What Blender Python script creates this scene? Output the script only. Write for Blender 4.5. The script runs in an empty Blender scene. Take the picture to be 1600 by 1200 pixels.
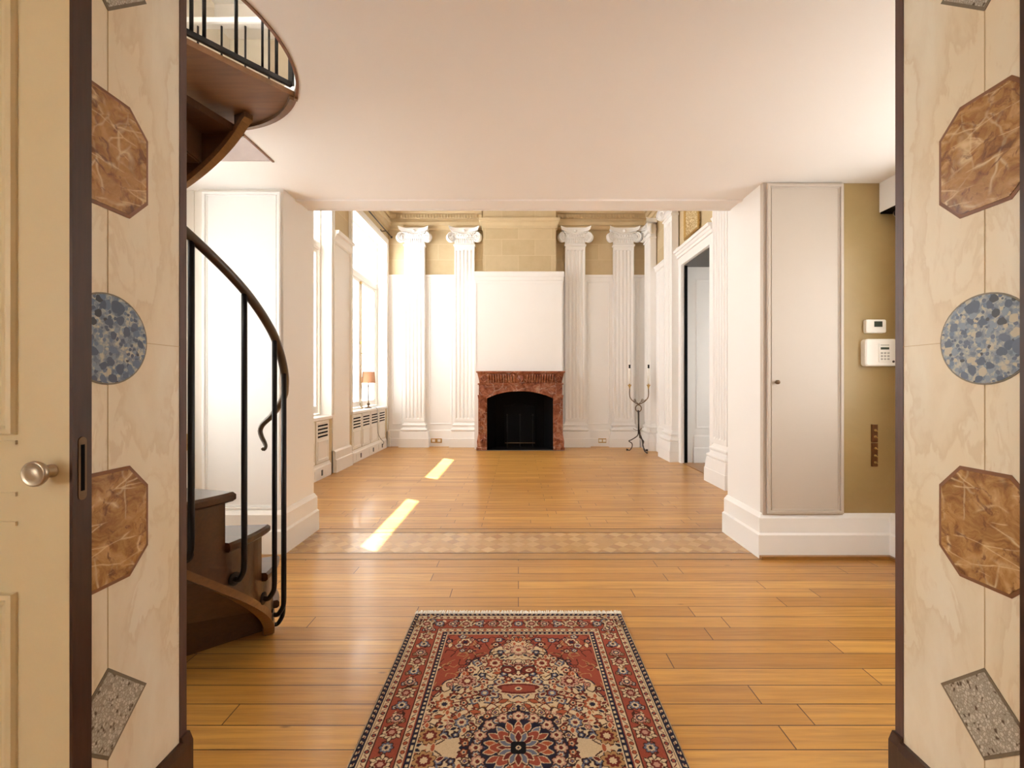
import bpy, bmesh, math, random
import numpy as np
from mathutils import Vector, Matrix
random.seed(7)
PI = math.pi
SC = bpy.context.scene
COL = SC.collection
H = 1.2            # eye height
F = 700.0          # focal length in pixels of the 1600 px wide frame

# ------------------------------------------------------------------ camera
cam_d = bpy.data.cameras.new('camera')
cam = bpy.data.objects.new('camera', cam_d); COL.objects.link(cam)
cam.location = (0, 0, H); cam.rotation_euler = (PI/2, 0, 0)
cam_d.sensor_width = 36.0; cam_d.lens = 36.0*F/1600.0
cam_d.shift_x = -10/1600.0; cam_d.shift_y = 0.0
cam_d.clip_start = 0.02; cam_d.clip_end = 200
SC.camera = cam

# ------------------------------------------------------------------ world, sun, exposure
SC.view_settings.view_transform = 'Standard'
SC.view_settings.look = 'None'
SC.view_settings.gamma = 1.0
SC.view_settings.use_curve_mapping = False
SC.view_settings.exposure = 1.7
SC.cycles.max_bounces = 14
SC.cycles.diffuse_bounces = 10
SC.cycles.glossy_bounces = 5
SC.cycles.transparent_max_bounces = 12
SC.cycles.sample_clamp_indirect = 8
SC.cycles.use_denoising = True
w = bpy.data.worlds.new('sky'); SC.world = w; w.use_nodes = True
bg = w.node_tree.nodes['Background']
bg.inputs[0].default_value = (0.985, 0.995, 1.0, 1); bg.inputs[1].default_value = 5.0
SUNV = Vector((0.477, -0.36, -1.0))
sd = bpy.data.lights.new('sun', 'SUN'); sd.energy = 13.0; sd.angle = math.radians(0.5)
sd.color = (1.0, 0.97, 0.90)
sun = bpy.data.objects.new('sun', sd); COL.objects.link(sun)
sun.rotation_euler = SUNV.to_track_quat('-Z', 'Y').to_euler()

def portal(x, y0, y1, z0, z1, rot):
    d = bpy.data.lights.new('window_portal', 'AREA'); d.shape = 'RECTANGLE'
    d.size = abs(z1-z0); d.size_y = abs(y1-y0); d.cycles.is_portal = True
    o = bpy.data.objects.new('window_portal', d); COL.objects.link(o)
    o.location = (x, (y0+y1)/2, (z0+z1)/2); o.rotation_euler = rot
# portals stand just outside each window opening and face the rooms (-Z of the lamp -> +X)
WINS = [(6.73, 8.48, 0.78, 3.85), (4.30, 5.97, 0.78, 3.85)]
portal(2.95, 1.3, 2.7, 0.9, 2.4, (0, PI/2, 0))
portal(4.55, 4.8, 5.6, 1.0, 2.4, (0, PI/2, 0))
for y0, y1, z0, z1 in WINS + [(1.35, 2.85, 0.9, 2.4), (-3.2, -1.9, 0.8, 2.5), (0.0, 2.3, 3.0, 4.0)]:
    portal(-2.90, y0, y1, z0, z1, (0, -PI/2, 0))

# ------------------------------------------------------------------ mesh builder
class MB:
    def __init__(s): s.v = []; s.f = []; s.sm = []
    def add(s, vs, fs, smooth=False):
        b = len(s.v); s.v += [tuple(p) for p in vs]
        for f in fs: s.f.append(tuple(b+i for i in f)); s.sm.append(smooth)
        return s
    def box(s, x0, x1, y0, y1, z0, z1):
        x0, x1 = min(x0, x1), max(x0, x1); y0, y1 = min(y0, y1), max(y0, y1); z0, z1 = min(z0, z1), max(z0, z1)
        return s.add([(x0,y0,z0),(x1,y0,z0),(x1,y1,z0),(x0,y1,z0),(x0,y0,z1),(x1,y0,z1),(x1,y1,z1),(x0,y1,z1)],
              [(3,2,1,0),(4,5,6,7),(0,1,5,4),(1,2,6,5),(2,3,7,6),(3,0,4,7)])
    def rings(s, rs, smooth=False, cap=True, close=True):
        n = len(rs[0]); vs = [p for r in rs for p in r]; fs = []
        for i in range(len(rs)-1):
            for j in range(n if close else n-1):
                k = (j+1) % n
                fs.append((i*n+j, i*n+k, (i+1)*n+k, (i+1)*n+j))
        s.add(vs, fs, smooth)
        if cap and close:
            b = len(s.v)-len(vs)
            s.f.append(tuple(b+j for j in reversed(range(n)))); s.sm.append(False)
            s.f.append(tuple(b+(len(rs)-1)*n+j for j in range(n))); s.sm.append(False)
        return s
    def stack(s, x0, x1, y0, y1, prof, sides='lrfb'):
        """moulded block: prof = [(z, off)], off widens the given sides"""
        rs = []
        for z, o in prof:
            a = x0-(o if 'l' in sides else 0); b = x1+(o if 'r' in sides else 0)
            c = y0-(o if 'f' in sides else 0); d = y1+(o if 'b' in sides else 0)
            rs.append([(a,c,z),(b,c,z),(b,d,z),(a,d,z)])
        return s.rings(rs)
    def prism(s, pts, f0, f1):
        """pts 2d, f0/f1 map (a,b)->3d for the two ends"""
        n = len(pts); A = [f0(*p) for p in pts]; B = [f1(*p) for p in pts]
        return s.rings([A, B])
    def lathe(s, prof, cx, cy, n=20, z0=0.0, smooth=True):
        rs = [[(cx+r*math.cos(2*PI*j/n), cy+r*math.sin(2*PI*j/n), z0+z) for j in range(n)] for r, z in prof]
        return s.rings(rs, smooth)
    def tube(s, pts, rad, n=8, smooth=True, closed=False):
        P = [Vector(p) for p in pts]; m = len(P)
        R = rad if isinstance(rad, (list, tuple)) else [rad]*m
        T = []
        for i in range(m):
            if closed: t = P[(i+1) % m]-P[i-1]
            else: t = P[min(i+1, m-1)]-P[max(i-1, 0)]
            T.append(t.normalized())
        u = T[0].orthogonal().normalized(); rs = []
        for i in range(m):
            u = (u-T[i]*u.dot(T[i]))
            if u.length < 1e-6: u = T[i].orthogonal()
            u.normalize(); vv = T[i].cross(u)
            rs.append([tuple(P[i]+(u*math.cos(2*PI*j/n)+vv*math.sin(2*PI*j/n))*R[i]) for j in range(n)])
        if closed: rs.append(rs[0])
        return s.rings(rs, smooth, cap=not closed)
    def sphere(s, c, r, n=12, sz=1.0, sx=1.0, sy=1.0):
        rs = []
        for i in range(1, n):
            a = PI*i/n; rr = r*math.sin(a); z = -r*math.cos(a)*sz
            rs.append([(c[0]+sx*rr*math.cos(2*PI*j/(n*2)), c[1]+sy*rr*math.sin(2*PI*j/(n*2)), c[2]+z) for j in range(n*2)])
        return s.rings(rs, True)
    def xform(s, M):
        s.v = [tuple(M @ Vector(p)) for p in s.v]; return s
    def build(s, name, mat, parent=None, world=True):
        me = bpy.data.meshes.new(name)
        vs = s.v
        if parent is not None and world:
            Mi = ROOTM.get(parent.name, Matrix.Identity(4)).inverted()
            vs = [tuple(Mi @ Vector(p)) for p in vs]
        me.from_pydata(vs, [], s.f)
        me.polygons.foreach_set('use_smooth', s.sm)
        bm = bmesh.new(); bm.from_mesh(me)
        bmesh.ops.recalc_face_normals(bm, faces=bm.faces); bm.to_mesh(me); bm.free()
        me.materials.append(mat)
        o = bpy.data.objects.new(name, me); COL.objects.link(o)
        if parent is not None:
            o.parent = parent; ROOTM[o.name] = ROOTM.get(parent.name, Matrix.Identity(4))
        return o
ROOTM = {}
def tag(o, label=None, cat=None, group=None, kind=None):
    if label: o['label'] = label
    if cat: o['category'] = cat
    if group: o['group'] = group
    if kind: o['kind'] = kind
    return o
def thing(name, loc, label=None, cat=None, group=None, rz=0, kind=None):
    o = bpy.data.objects.new(name, None); COL.objects.link(o)
    o.empty_display_size = 0.1
    o.location = loc; o.rotation_euler = (0, 0, rz)
    ROOTM[o.name] = Matrix.Translation(loc) @ Matrix.Rotation(rz, 4, 'Z')
    return tag(o, label, cat, group, kind)
def struct(name, mb, mat, parent=None):
    o = mb.build(name, mat, parent)
    if parent is None: o['kind'] = 'structure'
    return o
def copy_thing(root, loc, rz, label):
    r = root.copy(); COL.objects.link(r); r.location = loc; r.rotation_euler = (0, 0, rz); r['label'] = label
    def kids(a, b):
        for ch in [c for c in list(COL.objects) if c.parent == a]:
            c = ch.copy(); COL.objects.link(c); c.parent = b; kids(ch, c)
    kids(root, r)
    return r
def spline(pts, n=8):
    """catmull-rom through pts"""
    P = [Vector(p) for p in pts]; P = [P[0]*2-P[1]]+P+[P[-1]*2-P[-2]]; out = []
    for i in range(1, len(P)-2):
        a, b, c, d = P[i-1:i+3]
        for k in range(n):
            t = k/n
            out.append(0.5*((2*b)+(c-a)*t+(2*a-5*b+4*c-d)*t*t+(3*b-a-3*c+d)*t**3))
    out.append(P[-2]); return out
def px(x, y, Y):
    return Vector(((x-810)/F*Y, Y, H-(y-600)/F*Y))

# ------------------------------------------------------------------ materials
class NT:
    def __init__(s, name):
        s.m = bpy.data.materials.new(name); s.m.use_nodes = True
        s.t = s.m.node_tree; s.b = s.t.nodes['Principled BSDF']; s.c = None
    def n(s, kind, **kw):
        nd = s.t.nodes.new(kind)
        for k, v in kw.items():
            if k.startswith('i_'):
                key = k[2:].replace('_', ' ')
                nd.inputs[key].default_value = v
            else: setattr(nd, k, v)
        return nd
    def l(s, a, b): s.t.links.new(a, b)
    def coord(s, scale=(1,1,1), rot=(0,0,0), loc=(0,0,0)):
        tc = s.n('ShaderNodeTexCoord'); mp = s.n('ShaderNodeMapping')
        s.l(tc.outputs['Object'], mp.inputs[0])
        mp.inputs['Scale'].default_value = scale; mp.inputs['Rotation'].default_value = rot; mp.inputs['Location'].default_value = loc
        return mp.outputs[0]
    def noise(s, vec, scale, detail=4, rough=0.5, dist=0.0):
        nd = s.n('ShaderNodeTexNoise'); s.l(vec, nd.inputs['Vector'])
        nd.inputs['Scale'].default_value = scale; nd.inputs['Detail'].default_value = detail
        nd.inputs['Roughness'].default_value = rough; nd.inputs['Distortion'].default_value = dist
        return nd
    def voro(s, vec, scale, feature='F1', rnd=1.0):
        nd = s.n('ShaderNodeTexVoronoi', feature=feature); s.l(vec, nd.inputs['Vector'])
        nd.inputs['Scale'].default_value = scale; nd.inputs['Randomness'].default_value = rnd
        return nd
    def ramp(s, fac, stops, interp='LINEAR'):
        nd = s.n('ShaderNodeValToRGB'); s.l(fac, nd.inputs[0]); cr = nd.color_ramp; cr.interpolation = interp
        while len(cr.elements) > 1: cr.elements.remove(cr.elements[-1])
        cr.elements[0].position = stops[0][0]; cr.elements[0].color = (*stops[0][1], 1)
        for p, c in stops[1:]:
            e = cr.elements.new(p); e.color = (*c, 1)
        return nd.outputs[0]
    def mix(s, fac, a, b, mode='MIX'):
        nd = s.n('ShaderNodeMix', data_type='RGBA', blend_type=mode)
        for sock, val in ((nd.inputs[0], fac), (nd.inputs[6], a), (nd.inputs[7], b)):
            if hasattr(val, 'is_linked'): s.l(val, sock)
            elif isinstance(val, (int, float)): sock.default_value = val
            else: sock.default_value = (*val, 1)
        return nd.outputs[2]
    def warp(s, vec, scale, amt, detail=3):
        nz = s.noise(vec, scale, detail)
        a = s.n('ShaderNodeVectorMath', operation='SUBTRACT'); s.l(nz.outputs['Color'], a.inputs[0]); a.inputs[1].default_value = (.5,.5,.5)
        b = s.n('ShaderNodeVectorMath', operation='SCALE'); s.l(a.outputs[0], b.inputs[0]); b.inputs['Scale'].default_value = amt
        c = s.n('ShaderNodeVectorMath', operation='ADD'); s.l(vec, c.inputs[0]); s.l(b.outputs[0], c.inputs[1])
        return c.outputs[0]
    def bump(s, h, strength=0.3, dist=0.01):
        nd = s.n('ShaderNodeBump'); s.l(h, nd.inputs['Height']); nd.inputs['Strength'].default_value = strength
        nd.inputs['Distance'].default_value = dist; s.l(nd.outputs[0], s.b.inputs['Normal'])
    def out(s, color, rough=0.5, metal=0.0, spec=None, coat=0.0):
        if hasattr(color, 'is_linked'): s.l(color, s.b.inputs['Base Color'])
        else: s.b.inputs['Base Color'].default_value = (*color, 1)
        if hasattr(rough, 'is_linked'): s.l(rough, s.b.inputs['Roughness'])
        else: s.b.inputs['Roughness'].default_value = rough
        s.b.inputs['Metallic'].default_value = metal
        if spec is not None: s.b.inputs['Specular IOR Level'].default_value = spec
        if coat: s.b.inputs['Coat Weight'].default_value = coat; s.b.inputs['Coat Roughness'].default_value = 0.12
        return s.m
def srgb(r, g, b):
    f = lambda c: (c/255/12.92) if c/255 <= 0.04045 else ((c/255+0.055)/1.055)**2.4
    return (f(r), f(g), f(b))
def paint(name, col, rough=0.5, var=0.04, scale=3.0, metal=0.0, bump=0.0):
    t = NT(name); v = t.coord(); nz = t.noise(v, scale, 4)
    c = t.mix(nz.outputs[0], tuple(x*(1-var) for x in col), tuple(min(1, x*(1+var)) for x in col))
    if bump:
        n2 = t.noise(v, scale*12, 3); t.bump(n2.outputs[0], bump, 0.002)
    return t.out(c, rough, metal)

M = {}
M['white'] = paint('white_paint', (0.84, 0.832, 0.82), 0.45, 0.015)
M['warmwhite'] = paint('warm_white_paint', (0.80, 0.765, 0.71), 0.45, 0.02)
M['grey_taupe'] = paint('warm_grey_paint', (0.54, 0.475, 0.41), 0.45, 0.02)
M['ceil'] = paint('ceiling_paint', (0.87, 0.85, 0.83), 0.7, 0.012)
M['cream'] = paint('cream_door_paint', srgb(216, 202, 164), 0.4, 0.06, 5, bump=0.15)
M['castcream'] = paint('cream_upper_wall', (0.80, 0.75, 0.66), 0.6, 0.02)
M['iron'] = paint('black_iron', (0.008, 0.006, 0.005), 0.42, 0.3, 20)
M['iron'].node_tree.nodes['Principled BSDF'].inputs['Specular IOR Level'].default_value = 0.3
M['railbrown'] = paint('handrail_bronze_brown', (0.075, 0.045, 0.022), 0.35, 0.3, 15)
M['black'] = paint('matt_black', (0.003, 0.003, 0.0035), 0.75, 0.2, 10)
M['black'].node_tree.nodes['Principled BSDF'].inputs['Specular IOR Level'].default_value = 0.12
M['brass'] = paint('aged_brass', (0.50, 0.33, 0.12), 0.35, 0.2, 25, metal=0.8)
M['nickel'] = paint('worn_nickel', (0.50, 0.42, 0.31), 0.32, 0.15, 40, metal=0.9)
M['bronze'] = paint('antique_bronze', (0.17, 0.105, 0.055), 0.45, 0.35, 40, metal=0.5)
M['plastic'] = paint('white_plastic', (0.86, 0.84, 0.79), 0.35, 0.01)
M['lcd'] = paint('grey_green_screen', (0.05, 0.065, 0.05), 0.2, 0.1)
M['key'] = paint('grey_keys', (0.42, 0.40, 0.37), 0.4, 0.05)
M['shade'] = paint('pinkish_tan_fabric', srgb(205, 150, 115), 0.8, 0.05, 60)
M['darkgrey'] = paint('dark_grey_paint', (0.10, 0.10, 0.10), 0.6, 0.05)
M['pinkplaster'] = paint('pinkish_plaster', (0.40, 0.33, 0.31), 0.8, 0.12, 18)
M['bulb'] = paint('white_glass_bulb', (0.9, 0.89, 0.86), 0.15, 0.0)
M['fringe'] = paint('cotton_fringe', (0.80, 0.76, 0.68), 0.9, 0.1, 60)

def wood(name, c1, c2, axis=2, rough=0.3, gs=1.0, coat=0.0, chips=0.0):
    t = NT(name); sc = [14*gs]*3; sc[axis] = 1.2*gs
    v = t.coord(tuple(sc)); n1 = t.noise(v, 1.5, 6, 0.6, 0.8); n2 = t.noise(v, 9, 3, 0.5)
    c = t.mix(n1.outputs[0], c1, c2)
    c = t.mix(t.ramp(n2.outputs[0], [(0.35, (0,0,0)), (0.7, (0.35,0.35,0.35))]), c, tuple(x*0.55 for x in c1))
    t.bump(n2.outputs[0], 0.12, 0.002)
    return t.out(c, rough, coat=coat)
M['mahog'] = wood('dark_mahogany_frame', (0.030, 0.012, 0.007), (0.085, 0.034, 0.018), 2, 0.32)
M['mahog_far'] = wood('reddish_mahogany_trim', (0.07, 0.03, 0.025), (0.13, 0.065, 0.05), 2, 0.38)
M['stair'] = wood('stair_walnut', (0.045, 0.018, 0.006), (0.115, 0.050, 0.018), 0, 0.28, 0.8, 0.3)
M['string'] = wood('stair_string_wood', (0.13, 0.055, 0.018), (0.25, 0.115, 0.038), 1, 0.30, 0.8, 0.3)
M['soffit'] = wood('landing_soffit_wood', (0.17, 0.070, 0.020), (0.27, 0.120, 0.036), 0, 0.5, 0.4)
M['edge'] = wood('opening_edge_wood', (0.15, 0.06, 0.025), (0.26, 0.11, 0.045), 0, 0.35)
M['thresh'] = wood('floor_edge_strip_wood', (0.20, 0.085, 0.02), (0.45, 0.22, 0.06), 0, 0.3)

def floor_wood(name, rowh, length, diamonds=False, seed=0.0):
    t = NT(name); v0 = t.coord(loc=(seed, 0, 0))
    if diamonds:
        v = t.coord((1, 1, 1), (0, 0, PI/4))
        # small square blocks laid on the diagonal, two woods in a loose chequer
        s = 0.0778
        ck = t.n('ShaderNodeTexChecker'); t.l(v, ck.inputs[0]); ck.inputs['Scale'].default_value = 1/s
        sp = t.n('ShaderNodeVectorMath', operation='SCALE'); t.l(v, sp.inputs[0]); sp.inputs['Scale'].default_value = 1/s
        fl = t.n('ShaderNodeVectorMath', operation='FLOOR'); t.l(sp.outputs[0], fl.inputs[0])
        wn = t.n('ShaderNodeTexWhiteNoise', noise_dimensions='3D'); t.l(fl.outputs[0], wn.inputs['Vector'])
        a = t.mix(wn.outputs['Value'], (0.26, 0.125, 0.038), (0.40, 0.215, 0.07))
        b = t.mix(wn.outputs['Value'], (0.60, 0.37, 0.14), (0.40, 0.21, 0.065))
        c = t.mix(ck.outputs['Fac'], a, b)
        fr = t.n('ShaderNodeVectorMath', operation='FRACTION'); t.l(sp.outputs[0], fr.inputs[0])
        nz = t.noise(t.coord((3, 30, 3)), 2, 4)
        c = t.mix(0.35, c, t.mix(nz.outputs[0], (0.36, 0.18, 0.055), (0.58, 0.34, 0.125)), 'MIX')
        t.bump(nz.outputs[0], 0.05, 0.002)
        return t.out(c, 0.27, coat=0.25)
    br = t.n('ShaderNodeTexBrick'); t.l(v0, br.inputs['Vector'])
    br.offset = 0.37; br.offset_frequency = 2; br.squash = 0.72; br.squash_frequency = 3
    br.inputs['Color1'].default_value = (0.0, 0.0, 0.0, 1); br.inputs['Color2'].default_value = (1, 1, 1, 1)
    br.inputs['Mortar'].default_value = (0.5, 0.5, 0.5, 1)
    br.inputs['Scale'].default_value = 1.0; br.inputs['Mortar Size'].default_value = 0.0024
    br.inputs['Mortar Smooth'].default_value = 0.2
    br.inputs['Brick Width'].default_value = length; br.inputs['Row Height'].default_value = rowh
    # per-row tone as well
    sx = t.n('ShaderNodeSeparateXYZ'); t.l(v0, sx.inputs[0])
    dv = t.n('ShaderNodeMath', operation='DIVIDE'); t.l(sx.outputs[1], dv.inputs[0]); dv.inputs[1].default_value = rowh
    fl = t.n('ShaderNodeMath', operation='FLOOR'); t.l(dv.outputs[0], fl.inputs[0])
    wn = t.n('ShaderNodeTexWhiteNoise', noise_dimensions='1D'); t.l(fl.outputs[0], wn.inputs['W'])
    tone = t.mix(0.45, br.outputs['Color'], wn.outputs['Value'])
    c = t.ramp(tone, [(0.05, (0.42, 0.190, 0.034)), (0.45, (0.54, 0.262, 0.050)), (0.95, (0.68, 0.365, 0.088))])
    g1 = t.noise(t.coord((1.1, 26, 1)), 1.7, 6, 0.62, 0.6); g2 = t.noise(t.coord((4, 120, 1)), 2.0, 3)
    c = t.mix(t.ramp(g1.outputs[0], [(0.36, (0.50,)*3), (0.60, (0,0,0))]), c, (0.27, 0.125, 0.034))
    c = t.mix(t.ramp(g2.outputs[0], [(0.5, (0,0,0)), (0.75, (0.30,0.30,0.30))]), c, (0.62, 0.38, 0.15))
    kn = t.voro(t.coord((1.5, 5, 1)), 1.6); c = t.mix(t.ramp(kn.outputs['Distance'], [(0.025, (0.7,0.7,0.7)), (0.06, (0,0,0))]), c, (0.16, 0.07, 0.02))
    c = t.mix(br.outputs['Fac'], c, (0.10, 0.04, 0.012))
    rg = t.ramp(g1.outputs[0], [(0.3, (0.40,)*3), (0.7, (0.30,)*3)])
    mh = t.n('ShaderNodeMath', operation='MULTIPLY_ADD'); t.l(br.outputs['Fac'], mh.inputs[0]); mh.inputs[1].default_value = -1.0; t.l(g1.outputs[0], mh.inputs[2])
    t.bump(mh.outputs[0], 0.10, 0.0025)
    return t.out(c, rg, coat=0.2)
M['floor_near'] = floor_wood('honey_plank_floor', 0.105, 1.45)
M['floor_far'] = floor_wood('honey_parquet_floor', 0.092, 0.92, seed=0.31)
M['floor_band'] = floor_wood('diamond_parquet_band', 0, 0, True)
M['band_line'] = wood('dark_inlay_line', (0.12, 0.05, 0.018), (0.24, 0.11, 0.035), 0, 0.3)
M['band_edge'] = wood('parquet_border_plank', (0.36, 0.18, 0.052), (0.50, 0.27, 0.085), 0, 0.33)

def stone(name, scale=1.0, vert='x', rough=0.8):
    t = NT(name)
    v = t.coord() if vert == 'x' else t.coord(rot=(0, 0, PI/2))
    sp = t.n('ShaderNodeSeparateXYZ'); t.l(v, sp.inputs[0]); cb = t.n('ShaderNodeCombineXYZ')
    t.l(sp.outputs[0], cb.inputs[0]); t.l(sp.outputs[2], cb.inputs[1])
    br = t.n('ShaderNodeTexBrick'); t.l(cb.outputs[0], br.inputs['Vector'])
    br.inputs['Scale'].default_value = 1.0; br.inputs['Brick Width'].default_value = 0.62; br.inputs['Row Height'].default_value = 0.30
    br.inputs['Mortar Size'].default_value = 0.006
    br.inputs['Color1'].default_value = (0.42, 0.325, 0.19, 1); br.inputs['Color2'].default_value = (0.56, 0.455, 0.30, 1)
    br.inputs['Mortar'].default_value = (0.66, 0.55, 0.37, 1)
    nz = t.noise(v, 7, 6, 0.6)
    c = t.mix(0.6, br.outputs['Color'], t.mix(nz.outputs[0], (0.48, 0.37, 0.20), (0.66, 0.53, 0.33)))
    n2 = t.noise(v, 60, 3); t.bump(n2.outputs[0], 0.2, 0.003)
    return t.out(c, rough)
M['stone'] = stone('limestone_blocks')
M['stone_side'] = stone('limestone_blocks_side', vert='y')
M['stone_plain'] = paint('plain_limestone', (0.58, 0.46, 0.28), 0.75, 0.12, 5, bump=0.2)
def gold():
    t = NT('olive_gold_plaster'); v = t.coord(); a = t.noise(v, 2.2, 6, 0.6, 0.6); b = t.noise(v, 11, 5, 0.6)
    c = t.mix(a.outputs[0], (0.29, 0.200, 0.075), (0.44, 0.32, 0.145))
    c = t.mix(t.ramp(b.outputs[0], [(0.4, (0,0,0)), (0.8, (0.4,)*3)]), c, (0.36, 0.24, 0.09))
    return t.out(c, 0.42)
M['gold'] = gold()

def onyx(name, base, vein):
    t = NT(name); v0 = t.coord(loc=(0, -1.045, 0))
    sp = t.n('ShaderNodeSeparateXYZ'); t.l(v0, sp.inputs[0])   # book-matched about the middle joint
    ab = t.n('ShaderNodeMath', operation='ABSOLUTE'); t.l(sp.outputs[1], ab.inputs[0])
    cb = t.n('ShaderNodeCombineXYZ'); t.l(sp.outputs[0], cb.inputs[0]); t.l(ab.outputs[0], cb.inputs[1]); t.l(sp.outputs[2], cb.inputs[2])
    mp = t.n('ShaderNodeMapping'); t.l(cb.outputs[0], mp.inputs[0]); mp.inputs['Scale'].default_value = (1, 2.6, 1)
    v = mp.outputs[0]; wv = t.warp(v, 1.6, 0.75, 5)
    a = t.noise(wv, 1.5, 6, 0.6)
    lines = t.ramp(a.outputs[0], [(0.36, (0,0,0)), (0.46, (0.20,)*3), (0.495, (0.42,)*3), (0.51, (0.08,)*3), (0.56, (0.05,)*3), (0.59, (0.30,)*3), (0.61, (0,0,0))])
    cl = t.noise(v, 1.6, 4)
    c = t.mix(t.ramp(cl.outputs[0], [(0.38, (0,0,0)), (0.65, (0.8,)*3)]), base, tuple(x*y for x, y in zip(base, (0.93, 0.85, 0.72))))
    c = t.mix(lines, c, vein)
    return t.out(c, 0.33)
M['onyx'] = onyx('cream_onyx', srgb(234, 225, 204), srgb(200, 172, 130))
M['joint'] = paint('onyx_joint_line', srgb(196, 170, 126), 0.5)
def brownmarble():
    t = NT('brown_veined_marble'); v = t.coord((1, 1, 1)); wv = t.warp(v, 9, 0.10, 4)
    a = t.noise(wv, 11, 6, 0.62, 1.6)
    c = t.ramp(a.outputs[0], [(0.28, srgb(106, 70, 40)), (0.42, srgb(146, 102, 58)), (0.52, srgb(172, 128, 76)), (0.66, srgb(196, 156, 104)), (0.8, srgb(166, 120, 72))])
    vo = t.voro(t.warp(t.coord((1, 1.3, 1), (0.6, 0, 0)), 6, 0.10, 3), 11, 'DISTANCE_TO_EDGE')
    vmask = t.noise(v, 9, 3); 
    ln = t.ramp(vo.outputs['Distance'], [(0.0, (1,1,1)), (0.022, (0.55,)*3), (0.05, (0,0,0))])
    ln2 = t.mix(1.0, ln, t.ramp(vmask.outputs[0], [(0.47, (0,0,0)), (0.60, (0.9,)*3)]), 'MULTIPLY')
    c = t.mix(ln2, c, srgb(214, 188, 146))
    e3 = t.voro(t.warp(t.coord((1, 0.45, 1.7), (0.75, 0.0, 0.3)), 12, 0.035, 3), 13, 'DISTANCE_TO_EDGE'); m3 = t.noise(t.coord(loc=(3, 1, 2)), 13, 3)
    l3 = t.mix(1.0, t.ramp(e3.outputs['Distance'], [(0.0, (1,1,1)), (0.018, (0.3,)*3), (0.04, (0,0,0))]), t.ramp(m3.outputs[0], [(0.45, (0,0,0)), (0.55, (0.85,)*3)]), 'MULTIPLY')
    c = t.mix(l3, c, srgb(226, 196, 150))
    vo2 = t.noise(t.warp(v, 14, 0.08), 24, 4, 0.6, 1.2)
    c = t.mix(t.ramp(vo2.outputs[0], [(0.55, (0,0,0)), (0.66, (0.75,)*3)]), c, srgb(98, 58, 42))
    return t.out(c, 0.25)
M['brownmarble'] = brownmarble()
def breccia():
    t = NT('blue_grey_breccia'); v = t.coord()
    m0 = t.noise(t.warp(v, 30, 0.02), 60, 4, 0.6)
    c = t.ramp(m0.outputs[0], [(0.38, srgb(92, 104, 122)), (0.5, srgb(136, 144, 150)), (0.62, srgb(184, 178, 160))])
    for scl, lim, wp in ((95, 0.46, 0.010), (46, 0.46, 0.022), (20, 0.34, 0.040)):
        wv = t.warp(v, 28 if scl > 30 else 14, wp, 3)
        a = t.voro(wv, scl); sc = t.n('ShaderNodeSeparateColor'); t.l(a.outputs['Color'], sc.inputs[0])
        pc = t.ramp(sc.outputs[0], [(0.0, srgb(70, 84, 106)), (0.22, srgb(98, 114, 136)), (0.45, srgb(128, 142, 156)), (0.66, srgb(188, 178, 154)), (0.80, srgb(86, 98, 120)), (0.94, srgb(44, 46, 56))], 'CONSTANT')
        n2 = t.noise(v, 120, 3); pc = t.mix(0.25, pc, t.mix(n2.outputs[0], srgb(70, 78, 90), srgb(190, 194, 196)), 'SOFT_LIGHT')
        msk = t.ramp(a.outputs['Distance'], [(lim, (1,1,1)), (lim+0.03, (0,0,0))])
        pick = t.ramp(sc.outputs[1], [(0.0, (1,1,1)), (0.85 if scl > 30 else 0.45, (0,0,0))], 'CONSTANT')
        c = t.mix(t.mix(1.0, msk, pick, 'MULTIPLY'), c, pc)
    return t.out(c, 0.28)
M['breccia'] = breccia()
def terrazzo():
    t = NT('grey_terrazzo'); v = t.coord((1, 1.3, 1)); wv = t.warp(v, 30, 0.012, 2)
    a = t.voro(wv, 130); e = t.voro(wv, 130, 'DISTANCE_TO_EDGE'); sc = t.n('ShaderNodeSeparateColor'); t.l(a.outputs['Color'], sc.inputs[0])
    c = t.ramp(sc.outputs[0], [(0.0, srgb(182, 176, 160)), (0.35, srgb(202, 196, 182)), (0.65, srgb(170, 162, 146)), (0.93, srgb(84, 66, 46))], 'CONSTANT')
    c = t.mix(t.ramp(e.outputs['Distance'], [(0.05, (0.9,)*3), (0.16, (0,0,0))]), c, srgb(148, 138, 120))
    return t.out(c, 0.35)
M['terrazzo'] = terrazzo()
M['inlay_shade_brown'] = paint('brown_inlay_shade_line', srgb(128, 82, 46), 0.4, 0.2, 40)  # darker rings: shade line of the inlay edges put into the colour
M['inlay_shade_grey'] = paint('grey_inlay_shade_line', srgb(120, 108, 88), 0.4, 0.2, 60)
def redmarble():
    t = NT('red_veined_marble'); v = t.coord(); wv = t.warp(v, 5, 0.22, 5)
    a = t.noise(wv, 6, 7, 0.68, 1.2)
    c = t.ramp(a.outputs[0], [(0.30, (0.09, 0.021, 0.011)), (0.43, (0.20, 0.055, 0.028)), (0.54, (0.31, 0.11, 0.058)), (0.68, (0.46, 0.24, 0.15))])
    vo = t.voro(t.warp(v, 7, 0.2, 4), 4.2, 'DISTANCE_TO_EDGE'); mk = t.noise(v, 3.5, 2)
    ln = t.ramp(vo.outputs['Distance'], [(0.0, (1,1,1)), (0.010, (0.4,)*3), (0.03, (0,0,0))])
    ln = t.mix(1.0, ln, t.ramp(mk.outputs[0], [(0.42, (0.1,)*3), (0.62, (1,1,1))]), 'MULTIPLY')
    pw = t.noise(t.warp(v, 9, 0.1), 5.5, 5, 0.7); c = t.mix(t.ramp(pw.outputs[0], [(0.63, (0,0,0)), (0.68, (0.8,)*3)]), c, (0.42, 0.30, 0.23))
    c = t.mix(ln, c, (0.55, 0.42, 0.34))
    return t.out(c, 0.2)
M['redmarble'] = redmarble()
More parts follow.
